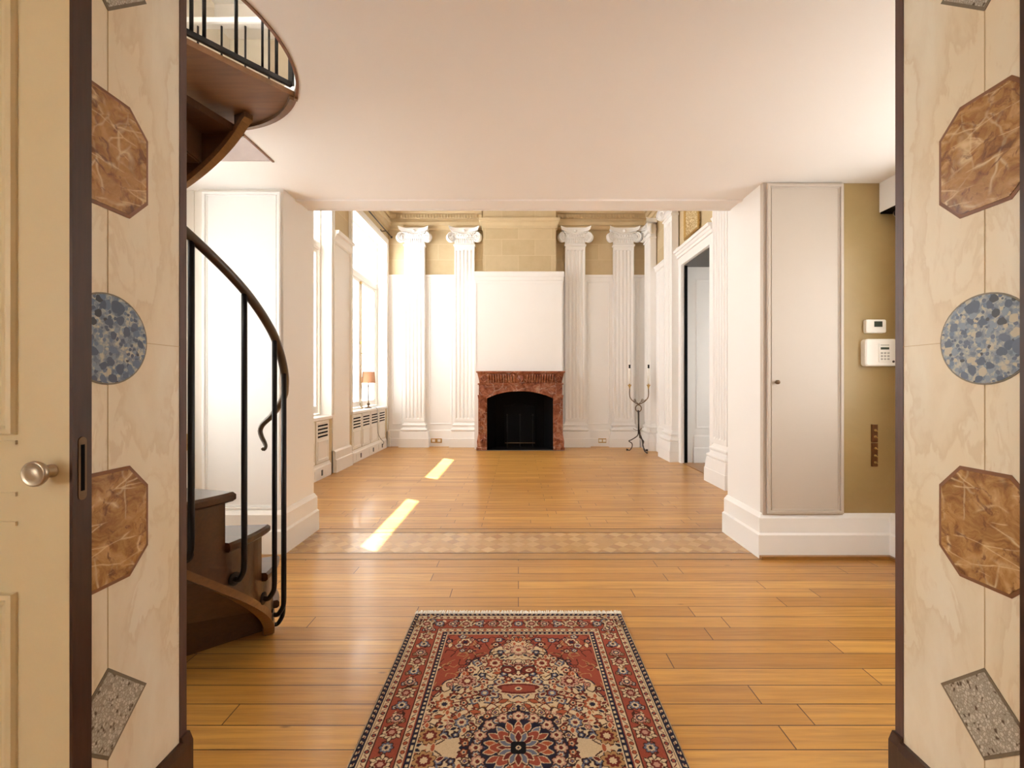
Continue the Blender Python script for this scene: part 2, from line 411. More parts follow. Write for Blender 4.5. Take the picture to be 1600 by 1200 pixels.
def lattice():
    t = NT('gilded_carved_lattice'); v = t.coord(); e = t.voro(t.warp(v, 14, 0.05), 26, 'DISTANCE_TO_EDGE')
    c = t.ramp(e.outputs['Distance'], [(0.06, (0.70, 0.58, 0.36)), (0.14, (0.36, 0.23, 0.07))])
    t.bump(e.outputs['Distance'], 0.6, 0.01); return t.out(c, 0.45)
M['lattice'] = lattice()
def clear_glass():
    t = NT('clear_window_glass'); nt = t.t; nt.nodes.remove(t.b)
    tr = t.n('ShaderNodeBsdfTransparent'); gl = t.n('ShaderNodeBsdfGlossy'); gl.inputs['Roughness'].default_value = 0.02
    mx = t.n('ShaderNodeMixShader'); mx.inputs[0].default_value = 0.06
    t.l(tr.outputs[0], mx.inputs[1]); t.l(gl.outputs[0], mx.inputs[2]); t.l(mx.outputs[0], nt.nodes['Material Output'].inputs[0]); return t.m
M['glass'] = clear_glass()
def frosted(name, k):
    t = NT(name); nt = t.t; nt.nodes.remove(t.b)
    tr = t.n('ShaderNodeBsdfTransparent'); tl = t.n('ShaderNodeBsdfTranslucent'); tl.inputs[0].default_value = (k, k*0.99, k*0.97, 1)
    mx = t.n('ShaderNodeMixShader'); mx.inputs[0].default_value = 0.93
    t.l(tr.outputs[0], mx.inputs[1]); t.l(tl.outputs[0], mx.inputs[2]); t.l(mx.outputs[0], nt.nodes['Material Output'].inputs[0]); return t.m
M['frost'] = frosted('frosted_window_glass', 0.85)
M['sheer'] = frosted('sheer_blind_glass', 0.47)
M['dimfrost'] = frosted('dim_frosted_glass', 0.62)
M['dimmed_frost'] = frosted('dimmed_window_glass', 0.60)  # unseen near window's pane, dimmed to lessen light on the left pier
M['tile'] = paint('grey_stone_tiles', (0.22, 0.21, 0.20), 0.3, 0.2, 4)
# ================================================================== the setting
XL, XR, YB = -2.52, 2.51, 8.66      # tall room: left wall, right wall, back wall
ZC, ZT = 2.60, 5.30                 # low ceiling, tall-room ceiling
WOUT = -2.86                        # outer face of the window wall
PANEL_TOP = 3.28

# floor: three zones of one surface
def quad_floor(x0, x1, y0, y1, name, mat, kind='structure', z=0.0, t=0.08):
    o = MB().box(x0, x1, y0, y1, z-t, z).build(name, mat); o['kind'] = 'structure'; return o
me = bpy.data.meshes.new('floor')
zones = [(-4.2, 3.066, 0), (3.066, 3.18, 3), (3.18, 3.62, 1), (3.62, 3.717, 3), (3.717, 9.1, 2)]
vs, fs, mi = [], [], []
for y0, y1, m_ in zones:
    b = len(vs); vs += [(-3.0, y0, 0), (3.0, y0, 0), (3.0, y1, 0), (-3.0, y1, 0)]; fs.append((b, b+1, b+2, b+3)); mi.append(m_)
b = len(vs); vs += [(-3.0, -4.2, -0.1), (3.0, -4.2, -0.1), (3.0, 9.1, -0.1), (-3.0, 9.1, -0.1)]; fs.append((b+3, b+2, b+1, b)); mi.append(0)
me.from_pydata(vs, [], fs)
for k in ('floor_near', 'floor_band', 'floor_far', 'band_edge'): me.materials.append(M[k])
me.polygons.foreach_set('material_index', mi)
floor = bpy.data.objects.new('floor', me); COL.objects.link(floor); floor['kind'] = 'structure'
lines = MB()
for y in (3.066, 3.18, 3.62, 3.717): lines.box(-1.69, 1.70, y-0.006, y+0.006, -0.004, 0.0012)
struct('trim_1', lines, M['band_line'])

# ---- window wall
def wall_x(mb, xa, xb, ya, yb, za, zb, holes):
    """wall slab between x=xa..xb with rectangular holes (y0,y1,z0,z1), sorted in y"""
    y = ya
    for h0, h1, z0, z1 in sorted(holes):
        mb.box(xa, xb, y, h0, za, zb); mb.box(xa, xb, h0, h1, za, z0); mb.box(xa, xb, h0, h1, z1, zb); y = h1
    mb.box(xa, xb, y, yb, za, zb); return mb
mb = wall_x(MB(), WOUT, XL, 3.66, YB+0.3, 0, ZT+0.2, WINS)
struct('wall_left', mb, M['stone_side'])
NW = [(1.35, 2.85, 0.9, 2.4)]
struct('wall_left_near', wall_x(MB(), WOUT, XL, 1.0, 3.66, 0, ZC+0.15, NW), M['castcream'])
# wainscot slabs and mouldings on the window wall
mb = MB()
for a, b_ in ((3.72, 4.22), (6.05, 6.65), (8.56, 8.64)):
    mb.box(XL, XL+0.014, a, b_, 0, PANEL_TOP)
    if b_-a > 0.3:
        mb.stack(XL, XL+0.02, a, b_, [(PANEL_TOP-0.16, 0), (PANEL_TOP-0.14, 0.02), (PANEL_TOP-0.05, 0.04), (PANEL_TOP-0.045, 0.07), (PANEL_TOP, 0.08)], 'r')
struct('trim_2', mb, M['warmwhite'])
mb = MB()
for a, b_ in ((3.72, 4.22), (6.05, 6.65), (8.56, 8.64)):
    mb.stack(XL, XL+0.02, a, b_, [(0, 0.045), (0.17, 0.045), (0.18, 0.03), (0.28, 0.03), (0.30, 0.01)], 'r')
struct('baseboard_left', mb, M['warmwhite'])

# ---- tall back wall
struct('wall_back', MB().box(-2.9, 3.0, YB, YB+0.3, 0, ZT+0.2), M['stone'])
mb = MB()
for a, b_ in ((XL+0.02, -0.82), (0.83, XR)):
    mb.box(a, b_, YB-0.02, YB, 0, PANEL_TOP)
    mb.stack(a, b_, YB-0.02, YB, [(PANEL_TOP-0.02, 0), (PANEL_TOP-0.015, 0.02), (PANEL_TOP+0.02, 0.03)], 'f')
def mitre(mb, a0, a1, b0, b1, prof, f):
    """mitred rectangular frame; prof = [(inset, height)], closed section"""
    rs = [[f(a0+i, b0+i, h), f(a1-i, b0+i, h), f(a1-i, b1-i, h), f(a0+i, b1-i, h)] for i, h in prof]
    rs.append(rs[0]); return mb.rings(rs, cap=False)
def bars_x(mb, y0, y1, z0, z1, wy, wt, wb, xa, xb):
    """mitre-free flat sash frame in a plane x=const, one closed ring"""
    rs = []
    for (x, k) in ((xa, 0), (xb, 0), (xb, 1), (xa, 1)):
        rs.append([(x, y0+wy*k, z0+wb*k), (x, y1-wy*k, z0+wb*k), (x, y1-wy*k, z1-wt*k), (x, y0+wy*k, z1-wt*k)])
    rs.append(rs[0]); return mb.rings(rs, cap=False)
def frame_y(mb, x0, x1, z0, z1, y, w=0.035, d=0.014):
    """picture-frame moulding on a wall facing -Y"""
    mitre(mb, x0, x1, z0, z1, [(0, -0.002), (0, d*0.6), (w*0.2, d), (w*0.45, d*0.7), (w*0.6, d), (w, d*0.3), (w, -0.002)], lambda a, b_, t: (a, y-t, b_))
def frame_x(mb, y0, y1, z0, z1, x, s=1, w=0.035, d=0.014):
    mitre(mb, y0, y1, z0, z1, [(0, -0.002), (0, d*0.6), (w*0.2, d), (w*0.45, d*0.7), (w*0.6, d), (w, d*0.3), (w, -0.002)], lambda a, b_, t: (x+t*s, a, b_))
for a, b_ in ((-2.44, -2.24), (-1.72, -1.28), (1.33, 1.76), (2.25, 2.34)):
    frame_y(mb, a, b_, 0.42, PANEL_TOP-0.10, YB-0.02, 0.03, 0.012)
struct('trim_3', mb, M['white'])
mb = MB()
for a, b_ in ((XL+0.02, -0.82), (0.83, XR)):
    mb.stack(a, b_, YB-0.03, YB, [(0, 0.02), (0.15, 0.02), (0.16, 0.01), (0.30, 0.01), (0.32, 0.0)], 'f')
struct('baseboard_back', mb, M['white'])
# entablature of the tall room (architrave, frieze, dentils, cornice) on three walls
ent = [(4.17, 0.02), (4.19, 0.05), (4.23, 0.055), (4.24, 0.085), (4.30, 0.09), (4.305, 0.04), (4.375, 0.04), (4.38, 0.07), (4.455, 0.075), (4.46, 0.12), (4.60, 0.14), (4.66, 0.22), (4.74, 0.24)]
mb = MB()
mb.stack(XL, -0.70, YB-0.005, YB, ent, 'f'); mb.stack(0.72, XR, YB-0.005, YB, ent, 'f')
mb.stack(XL, XL+0.005, 3.72, YB, ent, 'r'); mb.stack(XR-0.005, XR, 3.72, YB, ent, 'l')
for x0, x1 in ((-2.36, -0.72), (0.75, 2.36)):
    n = int((x1-x0)/0.055)
    for k in range(n): mb.box(x0+k*0.055, x0+k*0.055+0.03, YB-0.105, YB-0.07, 4.385, 4.44)
struct('trim_4', mb, M['stone_plain'])
struct('ceiling_tall', MB().box(-2.9, 3.0, 3.5, YB+0.3, ZT, ZT+0.2), M['ceil'])

# ---- right wall of the tall room with its doorway
D0, D1, DZ = 5.70, 6.86, 3.0
mb = MB(); mb.box(XR, XR+0.35, 3.6, D0, 0, ZT+0.2); mb.box(XR, XR+0.35, D1, YB+0.3, 0, ZT+0.2); mb.box(XR, XR+0.35, D0, D1, DZ, ZT+0.2)
struct('wall_right', mb, M['stone_side'])
mb = MB()
for a, b_ in ((3.64, D0), (D1, YB)):
    mb.box(XR-0.02, XR, a, b_, 0, PANEL_TOP)
    mb.stack(XR-0.02, XR, a, b_, [(PANEL_TOP-0.07, 0), (PANEL_TOP-0.06, 0.02), (PANEL_TOP-0.01, 0.03), (PANEL_TOP+0.02, 0.05)], 'l')
frame_x(mb, 7.50, 7.97, 0.42, PANEL_TOP-0.16, XR-0.02, -1)
# door casing with cornice
for a, b_ in ((D0-0.02, D0+0.07), (D1-0.07, D1+0.02)): mb.box(XR-0.05, XR+0.04, a, b_, 0, DZ)
mb.box(XR-0.05, XR+0.04, D0-0.04, D1+0.04, DZ, DZ+0.12)
mb.stack(XR-0.06, XR, D0-0.05, D1+0.05, [(DZ+0.121, 0.0), (DZ+0.125, 0.008), (DZ+0.16, 0.010), (DZ+0.17, 0.025), (DZ+0.20, 0.035), (DZ+0.205, 0.055), (DZ+0.235, 0.065), (DZ+0.24, 0.065)], 'l')
struct('trim_5', mb, M['white'])
mb = MB()
for a, b_ in ((3.64, D0-0.02), (D1+0.02, YB)):
    mb.stack(XR-0.03, XR, a, b_, [(0, 0.02), (0.15, 0.02), (0.16, 0.01), (0.30, 0.01), (0.32, 0.0)], 'l')
struct('baseboard_right', mb, M['white'])
# passage behind the doorway
struct('wall_passage_side', wall_x(MB(), 4.3, 4.45, 4.6, 7.1, 0, 3.1, [(4.8, 5.6, 1.0, 2.4)]), M['white'])
struct('wall_passage', MB().box(XR+0.35, 4.4, D1+0.02, D1+0.2, 0, 3.1).box(XR+0.35, 4.4, 4.4, 4.6, 0, 3.1).box(XR+0.35, XR+0.36, 4.6, D0, 0, 3.1), M['white'])
mb = MB()
mb.box(XR+0.045, 4.3, D1-0.012, D1+0.03, 0.0, DZ-0.002)
mb.stack(XR+0.17, 4.3, D1-0.03, D1, [(0, 0.01), (0.22, 0.01), (0.235, 0.0), (0.40, 0.0), (0.42, -0.012)], 'lf')
frame_y(mb, XR+0.20, XR+0.9, 0.52, 2.80, D1-0.012, 0.03, 0.010)
struct('trim_6', mb, M['white'])
struct('trim_7', MB().box(XR+0.003, XR+0.046, D1-0.09, D1-0.070, 0, DZ-0.01), M['black'])
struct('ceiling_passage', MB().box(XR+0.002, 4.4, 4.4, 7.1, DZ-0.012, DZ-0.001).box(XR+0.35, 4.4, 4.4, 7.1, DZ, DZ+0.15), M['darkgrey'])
struct('floor_passage', MB().box(XR+0.30, 4.4, 4.4, 7.1, -0.1, 0.004), M['tile'])
struct('trim_8', MB().box(XR-0.03, XR+0.31, D0+0.07, D1-0.09, -0.01, 0.008), M['thresh'])

# ---- low ceiling with the stair opening
CX, CY = -1.62, 1.85
RO = 0.65
hole = [(-2.28, 2.82), (-2.28, 1.20)]
a0, a1 = -98, 82.9
for k in range(49):
    a = math.radians(a0+(a1-a0)*k/48); hole.append((CX+RO*math.cos(a), CY-0.03+RO*math.sin(a)))
hole.append((-1.54, 2.82))
outer = [(WOUT, 0.8), (3.0, 0.8), (3.0, 3.60), (WOUT, 3.60)]
bm = bmesh.new()
def loop(pts, z):
    vv = [bm.verts.new((x, y, z)) for x, y in pts]
    return vv, [bm.edges.new((vv[i], vv[(i+1) % len(vv)])) for i in range(len(vv))]
for z in (ZC, ZC+0.15):
    v1, e1 = loop(outer, z); v2, e2 = loop(hole, z)
    bmesh.ops.triangle_fill(bm, use_beauty=True, edges=e1+e2)
    if z == ZC: lo = (v1, v2)
    else:
        for A, B in zip(lo, (v1, v2)):
            for i in range(len(A)):
                j = (i+1) % len(A); bm.faces.new((A[i], A[j], B[j], B[i]))
bmesh.ops.recalc_face_normals(bm, faces=bm.faces)
me = bpy.data.meshes.new('ceiling'); bm.to_mesh(me); bm.free(); me.materials.append(M['ceil'])
ceiling = bpy.data.objects.new('ceiling', me); COL.objects.link(ceiling); ceiling['kind'] = 'structure'
# thin wooden edge around the opening
mb = MB()
for seq in (hole[2:51], hole[50:]):
    pr = []
    for i, (x, y) in enumerate(seq):
        pr.append(Vector((x, y, 0)))
    for i in range(len(pr)-1):
        a, b_ = pr[i], pr[i+1]; d = (b_-a).normalized(); nrm = Vector((-d.y, d.x, 0))
        q = [a-nrm*0.004, b_-nrm*0.004, b_+nrm*0.008, a+nrm*0.008]
        mb.rings([[(p.x, p.y, ZC-0.006) for p in q], [(p.x, p.y, ZC+0.035) for p in q]])
struct('trim_9', mb, M['edge'])
# mouldings along the far edge of the low ceiling
mb = MB()
mb.box(-1.69, 1.70, 3.395, 3.425, ZC-0.012, ZC+0.002)
mb.box(-1.69, 1.70, 3.425, 3.598, ZC-0.003, ZC+0.002)
mb.stack(-1.69, 1.70, 3.585, 3.608, [(ZC-0.006, 0), (ZC-0.004, 0.008), (ZC+0.06, 0.008)], 'f')
mb.box(-1.685, 1.695, 3.60, 3.69, ZC+0.05, ZC+0.4)
struct('trim_10', mb, M['ceil'])

# ---- gallery above (seen up through the opening)
struct('wall_gallery_front', MB().box(WOUT, 3.0, 3.602, 3.68, ZC+0.055, ZT+0.2), M['castcream'])
struct('wall_gallery_left', wall_x(MB(), WOUT, -2.32, 0.0, 3.60, ZC+0.15, 4.35, [(0.2, 2.2, 3.0, 4.0)]), M['castcream'])
struct('wall_gallery_right', MB().box(2.7, 3.0, -0.2, 3.6, ZC+0.15, 4.35), M['castcream'])
struct('wall_gallery_back', MB().box(WOUT, 3.0, -0.3, 0.0, ZC+0.15, 4.35), M['castcream'])
struct('ceiling_gallery', MB().box(WOUT, 3.0, -0.3, 3.6, 4.1, 4.35), M['ceil'])
# shallow beige alcove in the end wall
mb = MB(); mb.box(-2.32, 1.0, 3.42, 3.60, 3.97, 4.10); mb.box(0.9, 1.0, 3.42, 3.60, 2.75, 3.97)
struct('trim_11', mb, M['ceil'])

# ---- right pier, its cupboard, the gold wall
struct('wall_pier_right', MB().box(1.70, 3.0, 3.15, 3.64, 0, ZC+0.1), M['white'])
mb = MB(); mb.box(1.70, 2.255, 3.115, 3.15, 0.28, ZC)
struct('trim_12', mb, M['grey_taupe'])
mb = MB()
pr_ = [(0, 0.045), (0.158, 0.045), (0.170, 0.030), (0.272, 0.030), (0.285, 0.018), (0.300, 0.006)]
mb.stack(1.70, 2.66, 3.13, 3.64, pr_, 'lf'); mb.stack(2.60, 2.70, 2.30, 3.13, pr_, 'l')
struct('baseboard_pier_right', mb, M['white'])
struct('wall_gold', MB().box(2.255, 2.70, 3.125, 3.15, 0.29, ZC), M['gold'])
struct('wall_gold_side', wall_x(MB(), 2.66, 2.70, 1.15, 3.125, 0, ZC, [(1.3, 2.7, 0.9, 2.4)]), M['gold'])
struct('wall_right_near', wall_x(MB(), 2.70, 3.0, 0.9, 3.15, 0, ZC, [(1.3, 2.7, 0.9, 2.4)]), M['castcream'])
struct('trim_13', MB().box(1.66, 2.62, 3.055, 3.088, 0, 0.022).box(2.53, 2.56, 2.3, 3.07, 0, 0.022), M['thresh'])
# ---- left pier
struct('wall_pier_left', MB().box(-2.27, -1.69, 3.22, 3.70, 0, ZC+0.1).box(WOUT+0.3, -2.27, 3.26, 3.66, 0, ZC), M['warmwhite'])
mb = MB(); mb.stack(-2.27, -1.69, 3.20, 3.70, pr_, 'rf'); mb.stack(XL, -2.30, 3.25, 3.3, pr_, 'f')
struct('baseboard_pier_left', mb, M['warmwhite'])

def cupboard(name, x0, x1, z0, z1, y, mat, knob_at=None):
    r = thing(name, ((x0+x1)/2, y, z0), kind='structure')
    MB().box(x0, x1, y-0.012, y+0.004, z0, z1).build('door_panel', mat, r)
    fr = MB(); w_ = 0.018
    mitre(fr, x0-0.004, x1+0.004, z0, z1, [(0, 0.008), (0, 0.020), (0.004, 0.023), (w_, 0.023), (w_+0.003, 0.020), (w_+0.003, 0.008)], lambda a, b_, t: (a, y-t, b_))
    i = 0.026
    mitre(fr, x0+i, x1-i, z0+i, z1-i, [(0, 0.008), (0, 0.015), (0.002, 0.017), (0.006, 0.015), (0.006, 0.008)], lambda a, b_, t: (a, y-t, b_))
    fr.build('door_moulding', mat, r)
    if knob_at:
        k = MB(); k.tube([(knob_at[0], y-0.010, knob_at[1]), (knob_at[0], y-0.03, knob_at[1])], 0.007, 10)
        k.sphere((knob_at[0], y-0.037, knob_at[1]), 0.016, 8); tag(k.build('knob', M['bronze'], r), 'small round brown knob')
    return r
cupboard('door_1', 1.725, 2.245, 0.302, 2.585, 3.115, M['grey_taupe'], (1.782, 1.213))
cupboard('door_2', -2.255, -1.705, 0.302, 2.575, 3.215, M['white'])
# narrow pilaster strip left of the cupboard with a switch
struct('trim_14', MB().box(-2.50, -2.28, 3.244, 3.262, 0.3, ZC).box(-2.30, -2.27, 3.225, 3.262, 0.3, ZC).box(-2.36, -2.345, 3.236, 3.25, 0.3, ZC), M['warmwhite'])

# ---- wall with the doorway through which we look
mb = MB(); Y0, Y1, Y2 = 0.927, 1.15, 1.285
JL, JR, HD = -0.958, 1.088, 2.42
mb.box(WOUT, JL-0.03, Y0, Y1, 0, ZC+0.1); mb.box(JR+0.03, 3.0, Y0, Y1, 0, ZC+0.1); mb.box(JL-0.03, JR+0.03, Y0, Y1, HD+0.02, ZC+0.1)
struct('wall_front', mb, M['castcream'])
# ---- room behind the camera
struct('wall_lobby_left', wall_x(MB(), WOUT, -2.6, -4.0, Y0, 0, 2.9, [(-3.2, -1.9, 0.8, 2.5)]), M['castcream'])
struct('wall_lobby_right', MB().box(2.7, 3.0, -4.0, Y0, 0, 2.9), M['castcream'])
struct('wall_lobby_back', MB().box(WOUT, 3.0, -4.2, -4.0, 0, 2.9), M['castcream'])
struct('ceiling_lobby', MB().box(WOUT, 3.0, -4.2, Y0, 2.7, 2.9), M['ceil'])

# ================================================================== windows
def window(name, y0, y1, xg, zsill=0.76, zt=3.85, frost_low=True, bolt=True):
    r = thing(name, (xg, (y0+y1)/2, zsill), kind='structure')
    ym = (y0+y1)/2; T0, T1 = 2.97, 3.07
    f = MB(); fw = 0.055
    bars_x(f, y0-0.01, y1+0.01, zsill-0.01, zt+0.01, fw, fw, fw, xg-0.05, xg+0.03)
    f.build('window_frame', M['warmwhite'], r)
    MB().stack(xg-0.05, xg+0.03, y0+fw, y1-fw, [(T0-0.001, 0.0), (T0+0.02, 0.012), (T1-0.03, 0.012), (T1, 0.004)], 'r').build('transom', M['warmwhite'], r)
    li = MB()   # reveal lining and casing
    for y, s in ((y0, -1), (y1, 1)):
        li.box(xg+0.031, XL+0.034, y-s*0.006, y+s*0.02, 0.786, zt-0.006)
        li.box(XL+0.002, XL+0.03, y+s*0.021, y+s*0.060, 0.786, zt+0.02); li.box(XL+0.002, XL+0.042, y+s*0.0605, y+s*0.085, 0.786, zt+0.02)
    li.box(xg+0.031, XL+0.034, y0-0.03, y1+0.03, zt-0.0055, zt+0.02); li.box(XL+0.002, XL+0.038, y0-0.086, y1+0.086, zt+0.0205, zt+0.11)
    li.build('window_casing', M['warmwhite'], r)
    MB().box(xg-0.012, xg-0.004, y0+fw, y1-fw, T1, zt-fw).build('upper_pane', M['glass'], r)
    for a, b_ in ((y0+fw, ym), (ym, y1-fw)):
        c = MB(); s = 0.05
        bars_x(c, a+0.001, b_-0.001, zsill+fw, T0-0.002, s, s, 0.09, xg-0.03, xg+0.012)
        cs = c.build('casement', M['warmwhite'], r)
        MB().box(xg-0.012, xg-0.006, a+s, b_-s, zsill+fw+0.09, T0-s).build('lower_pane', M['sheer'], cs)
    if bolt:
        b = MB(); b.tube([(xg+0.032, ym, zsill+0.09), (xg+0.032, ym, T0-0.03)], 0.008, 8)
        for z in (zsill+0.1, 1.9, T0-0.05): b.box(xg+0.012, xg+0.042, ym-0.018, ym+0.018, z-0.02, z+0.02)
        b.tube([(xg+0.04, ym, 1.72), (xg+0.075, ym-0.01, 1.72), (xg+0.08, ym-0.09, 1.71)], 0.008, 8)
        tag(b.build('window_bolt', M['brass'], r), 'brass espagnolette bolt')
    return r
window('window_1', 6.73, 8.48, -2.70)
window('window_2', 4.30, 5.97, -2.66)
# plain frosted windows out of sight; gallery, right and passage ones added as fill light
for nm, y0, y1, z0, z1, xg in (('window_3', 1.35, 2.85, 0.9, 2.4, -2.7), ('window_4', -3.2, -1.9, 0.8, 2.5, -2.75), ('window_fill_5', 0.2, 2.2, 3.0, 4.0, -2.6), ('window_fill_6', 1.3, 2.7, 0.9, 2.4, 2.85), ('window_fill_7', 4.8, 5.6, 1.0, 2.4, 4.38)):
    r = thing(nm, (xg, (y0+y1)/2, z0), kind='structure')
    f = MB()
    bars_x(f, y0-0.004, y1+0.004, z0-0.004, z1+0.004, 0.06, 0.06, 0.06, xg-0.03, xg+0.03); f.box(xg-0.025, xg+0.025, (y0+y1)/2-0.03, (y0+y1)/2+0.03, z0+0.05, z1-0.05)
    f.build('window_frame', M['warmwhite'], r)
    MB().box(xg-0.004, xg+0.004, y0, y1, z0, z1).build('pane', M[{'window_fill_6': 'dimfrost', 'window_3': 'dimmed_frost'}.get(nm, 'frost')], r)

# ================================================================== the deep doorway
def reveal(name, label, X, s, lab_edge):
    """inlaid stone lining; s = +1 faces +X (left side), -1 faces -X (right side)"""
    r = thing(name, (X, (Y0+Y2)/2, 0), label, 'door reveal', 'inlaid stone reveals of the doorway')
    MB().box(X-0.03*s, X, Y0, Y2-0.02, 0.0, HD).build('onyx_panel', M['onyx'], r)
    Yc = 1.045
    j = MB(); j.box(X, X+0.0012*s, Yc-0.0008, Yc+0.0008, 0.2, HD)
    for z in (1.305,): j.box(X, X+0.0012*s, Y0, Y2-0.02, z-0.0008, z+0.0008)
    j.build('joint_line', M['joint'], r)
    def inlay(nm, pts, mat, edge, bev=0.007):
        # outer ring coloured darker as the edge's shade line, inner slab, clipped at the room side
        cy = sum(p[0] for p in pts)/len(pts); cz = sum(p[1] for p in pts)/len(pts)
        def clip(P):
            out = []; lim = Y0+0.003
            for i in range(len(P)):
                a, b_ = P[i], P[(i+1) % len(P)]
                if a[0] >= lim: out.append(a)
                if (a[0] >= lim) != (b_[0] >= lim):
                    t = (lim-a[0])/(b_[0]-a[0]); out.append((lim, a[1]+(b_[1]-a[1])*t))
            return out
        sc_ = lambda P, k: [(cy+(p[0]-cy)*k, cz+(p[1]-cz)*k) for p in P]
        o = MB().prism(clip(pts), lambda a, b_: (X-0.01*s, a, b_), lambda a, b_: (X+0.0016*s, a, b_)).build(nm, edge, r)
        k = 1-bev/0.11
        MB().prism(clip(sc_(pts, k)), lambda a, b_: (X-0.005*s, a, b_), lambda a, b_: (X+0.0028*s, a, b_)).build('stone_face', mat, o)
    W_, V_ = 0.112, 0.058
    for zc, h1, h2 in ((0.863, 0.078, 0.136), (1.744, 0.082, 0.137)):
        inlay('octagonal_inlay', [(Yc+W_, zc-h1), (Yc+W_, zc+h1), (Yc+V_, zc+h2), (Yc-V_, zc+h2), (Yc-W_, zc+h1), (Yc-W_, zc-h1), (Yc-V_, zc-h2), (Yc+V_, zc-h2)], M['brownmarble'], M['inlay_shade_brown'])
    inlay('round_inlay', [(Yc+0.109*math.cos(2*PI*k/48), 1.305+0.107*math.sin(2*PI*k/48)) for k in range(48)], M['breccia'], M['inlay_shade_grey'], 0.004)
    for zc in (0.430, 2.178):
        inlay('diamond_inlay', [(Yc+0.108, zc), (Yc, zc+0.108), (Yc-0.108, zc), (Yc, zc-0.108)], M['terrazzo'], M['inlay_shade_grey'], 0.010)
    # dark skirting and far edge post
    MB().stack(min(X, X+0.012*s), max(X, X+0.012*s), Y0, Y2-0.02, [(0, 0.004), (0.165, 0.004), (0.187, 0.0)], 'lr').build('skirting', M['mahog'], r)
    p = MB(); p.box(X-0.10*s, X+0.002*s, Y2-0.02, Y2+0.006, 0.19, HD)
    p.build('edge_post', M['mahog_far'], r)
    MB().stack(min(X-0.10*s, X+0.008*s), max(X-0.10*s, X+0.008*s), Y2-0.02, Y2+0.01, [(0, 0.006), (0.17, 0.006), (0.20, 0.0)], 'lrb').build('plinth_block', M['mahog'], r)
    MB().box(X-0.03*s, X-0.10*s, Y1, Y2-0.02, 0, HD).build('lining_back', M['mahog'], r)
    return r
reveal('door_reveal', 'cream onyx reveal with stone inlays left of the doorway, beside the cream door', JL, 1, '')
reveal('door_reveal', 'pale onyx reveal with stone inlays on the right side of the doorway', JR, -1, '')
struct('trim_15', MB().box(JL-0.03, JR+0.03, Y0, Y2, HD, HD+0.03), M['mahog'])

def sliding_door(name, label, x0, x1, edge_x, s):
    """slab with its leading edge at edge_x, s=+1 the leaf lies to the left"""
    ya, yb = 0.884, 0.924; zb, zt_ = 0.01, 2.42
    r = thing(name, ((x0+x1)/2, (ya+yb)/2, zb), kind='structure'); r['label'] = label
    MB().box(min(edge_x, edge_x-0.006*s), max(edge_x, edge_x-0.006*s), ya, yb, zb, zt_).build('door_edge', M['mahog'], r)['label'] = 'dark wood leading edge of the door'
    xe = edge_x-0.006*s
    lo, hi = (x0, xe) if s > 0 else (xe, x1)
    MB().box(lo, hi, ya, yb, zb, zt_).build('door_leaf', M['cream'], r)
    pin = edge_x-0.108*s; pout = (x0+0.1) if s > 0 else (x1-0.1)
    p = MB()
    for z0, z1 in ((0.10, 0.79), (1.10, 2.32)):
        a, b_ = min(pin, pout), max(pin, pout)
        mitre(p, a, b_, z0, z1, [(0, -0.001), (0, 0.004), (0.003, 0.010), (0.012, 0.011), (0.018, 0.004), (0.024, 0.003), (0.034, -0.001)], lambda u_, v_, t_: (u_, ya-t_, v_))
    for z in (0.925, 0.983, 1.085): p.box(min(pin, pout), max(pin, pout), ya-0.004, ya+0.001, z-0.004, z+0.004)
    p.build('panel_moulding', M['cream'], r)
    return r
dl = sliding_door('door_3', 'cream panelled door with round knob left of the doorway', -1.9, 0, -0.880, 1)
k = MB(); ky, kx, kz = 0.884, -0.920, 1.029
def rev_y(mb, prof, x, y, z, n=28):
    rs = [[(x+r*math.cos(2*PI*j/n), y-d, z+r*math.sin(2*PI*j/n)) for j in range(n)] for d, r in prof]
    mb.rings(rs, True)
rev_y(k, [(0, 0.013), (0.003, 0.013), (0.004, 0.009), (0.018, 0.009), (0.022, 0.013), (0.025, 0.0215), (0.031, 0.0245), (0.035, 0.0240), (0.037, 0.0215), (0.0355, 0.020), (0.038, 0.010), (0.0385, 0.001)], kx, ky, kz)
tag(k.build('door_knob', M['nickel'], dl), 'round aged metal knob')
k = MB()  # flush lock plate on the edge
k.prism([(0.8965+0.0085*math.cos(a), (1.085 if a < PI else 0.975)+0.0085*math.sin(a)) for a in [PI*i/10 for i in range(11)]+[PI+PI*i/10 for i in range(11)]], lambda a, b_: (-0.8805, a+0.007, b_), lambda a, b_: (-0.8785, a+0.007, b_))
lp = k.build('lock_plate', M['bronze'], dl)
MB().box(-0.8785, -0.8780, 0.8995, 0.9075, 0.985, 1.078).build('latch_slot', M['black'], lp)
dr = sliding_door('door_4', 'dark door edge showing at the right rim of the doorway', 0, 1.98, 1.034, -1)
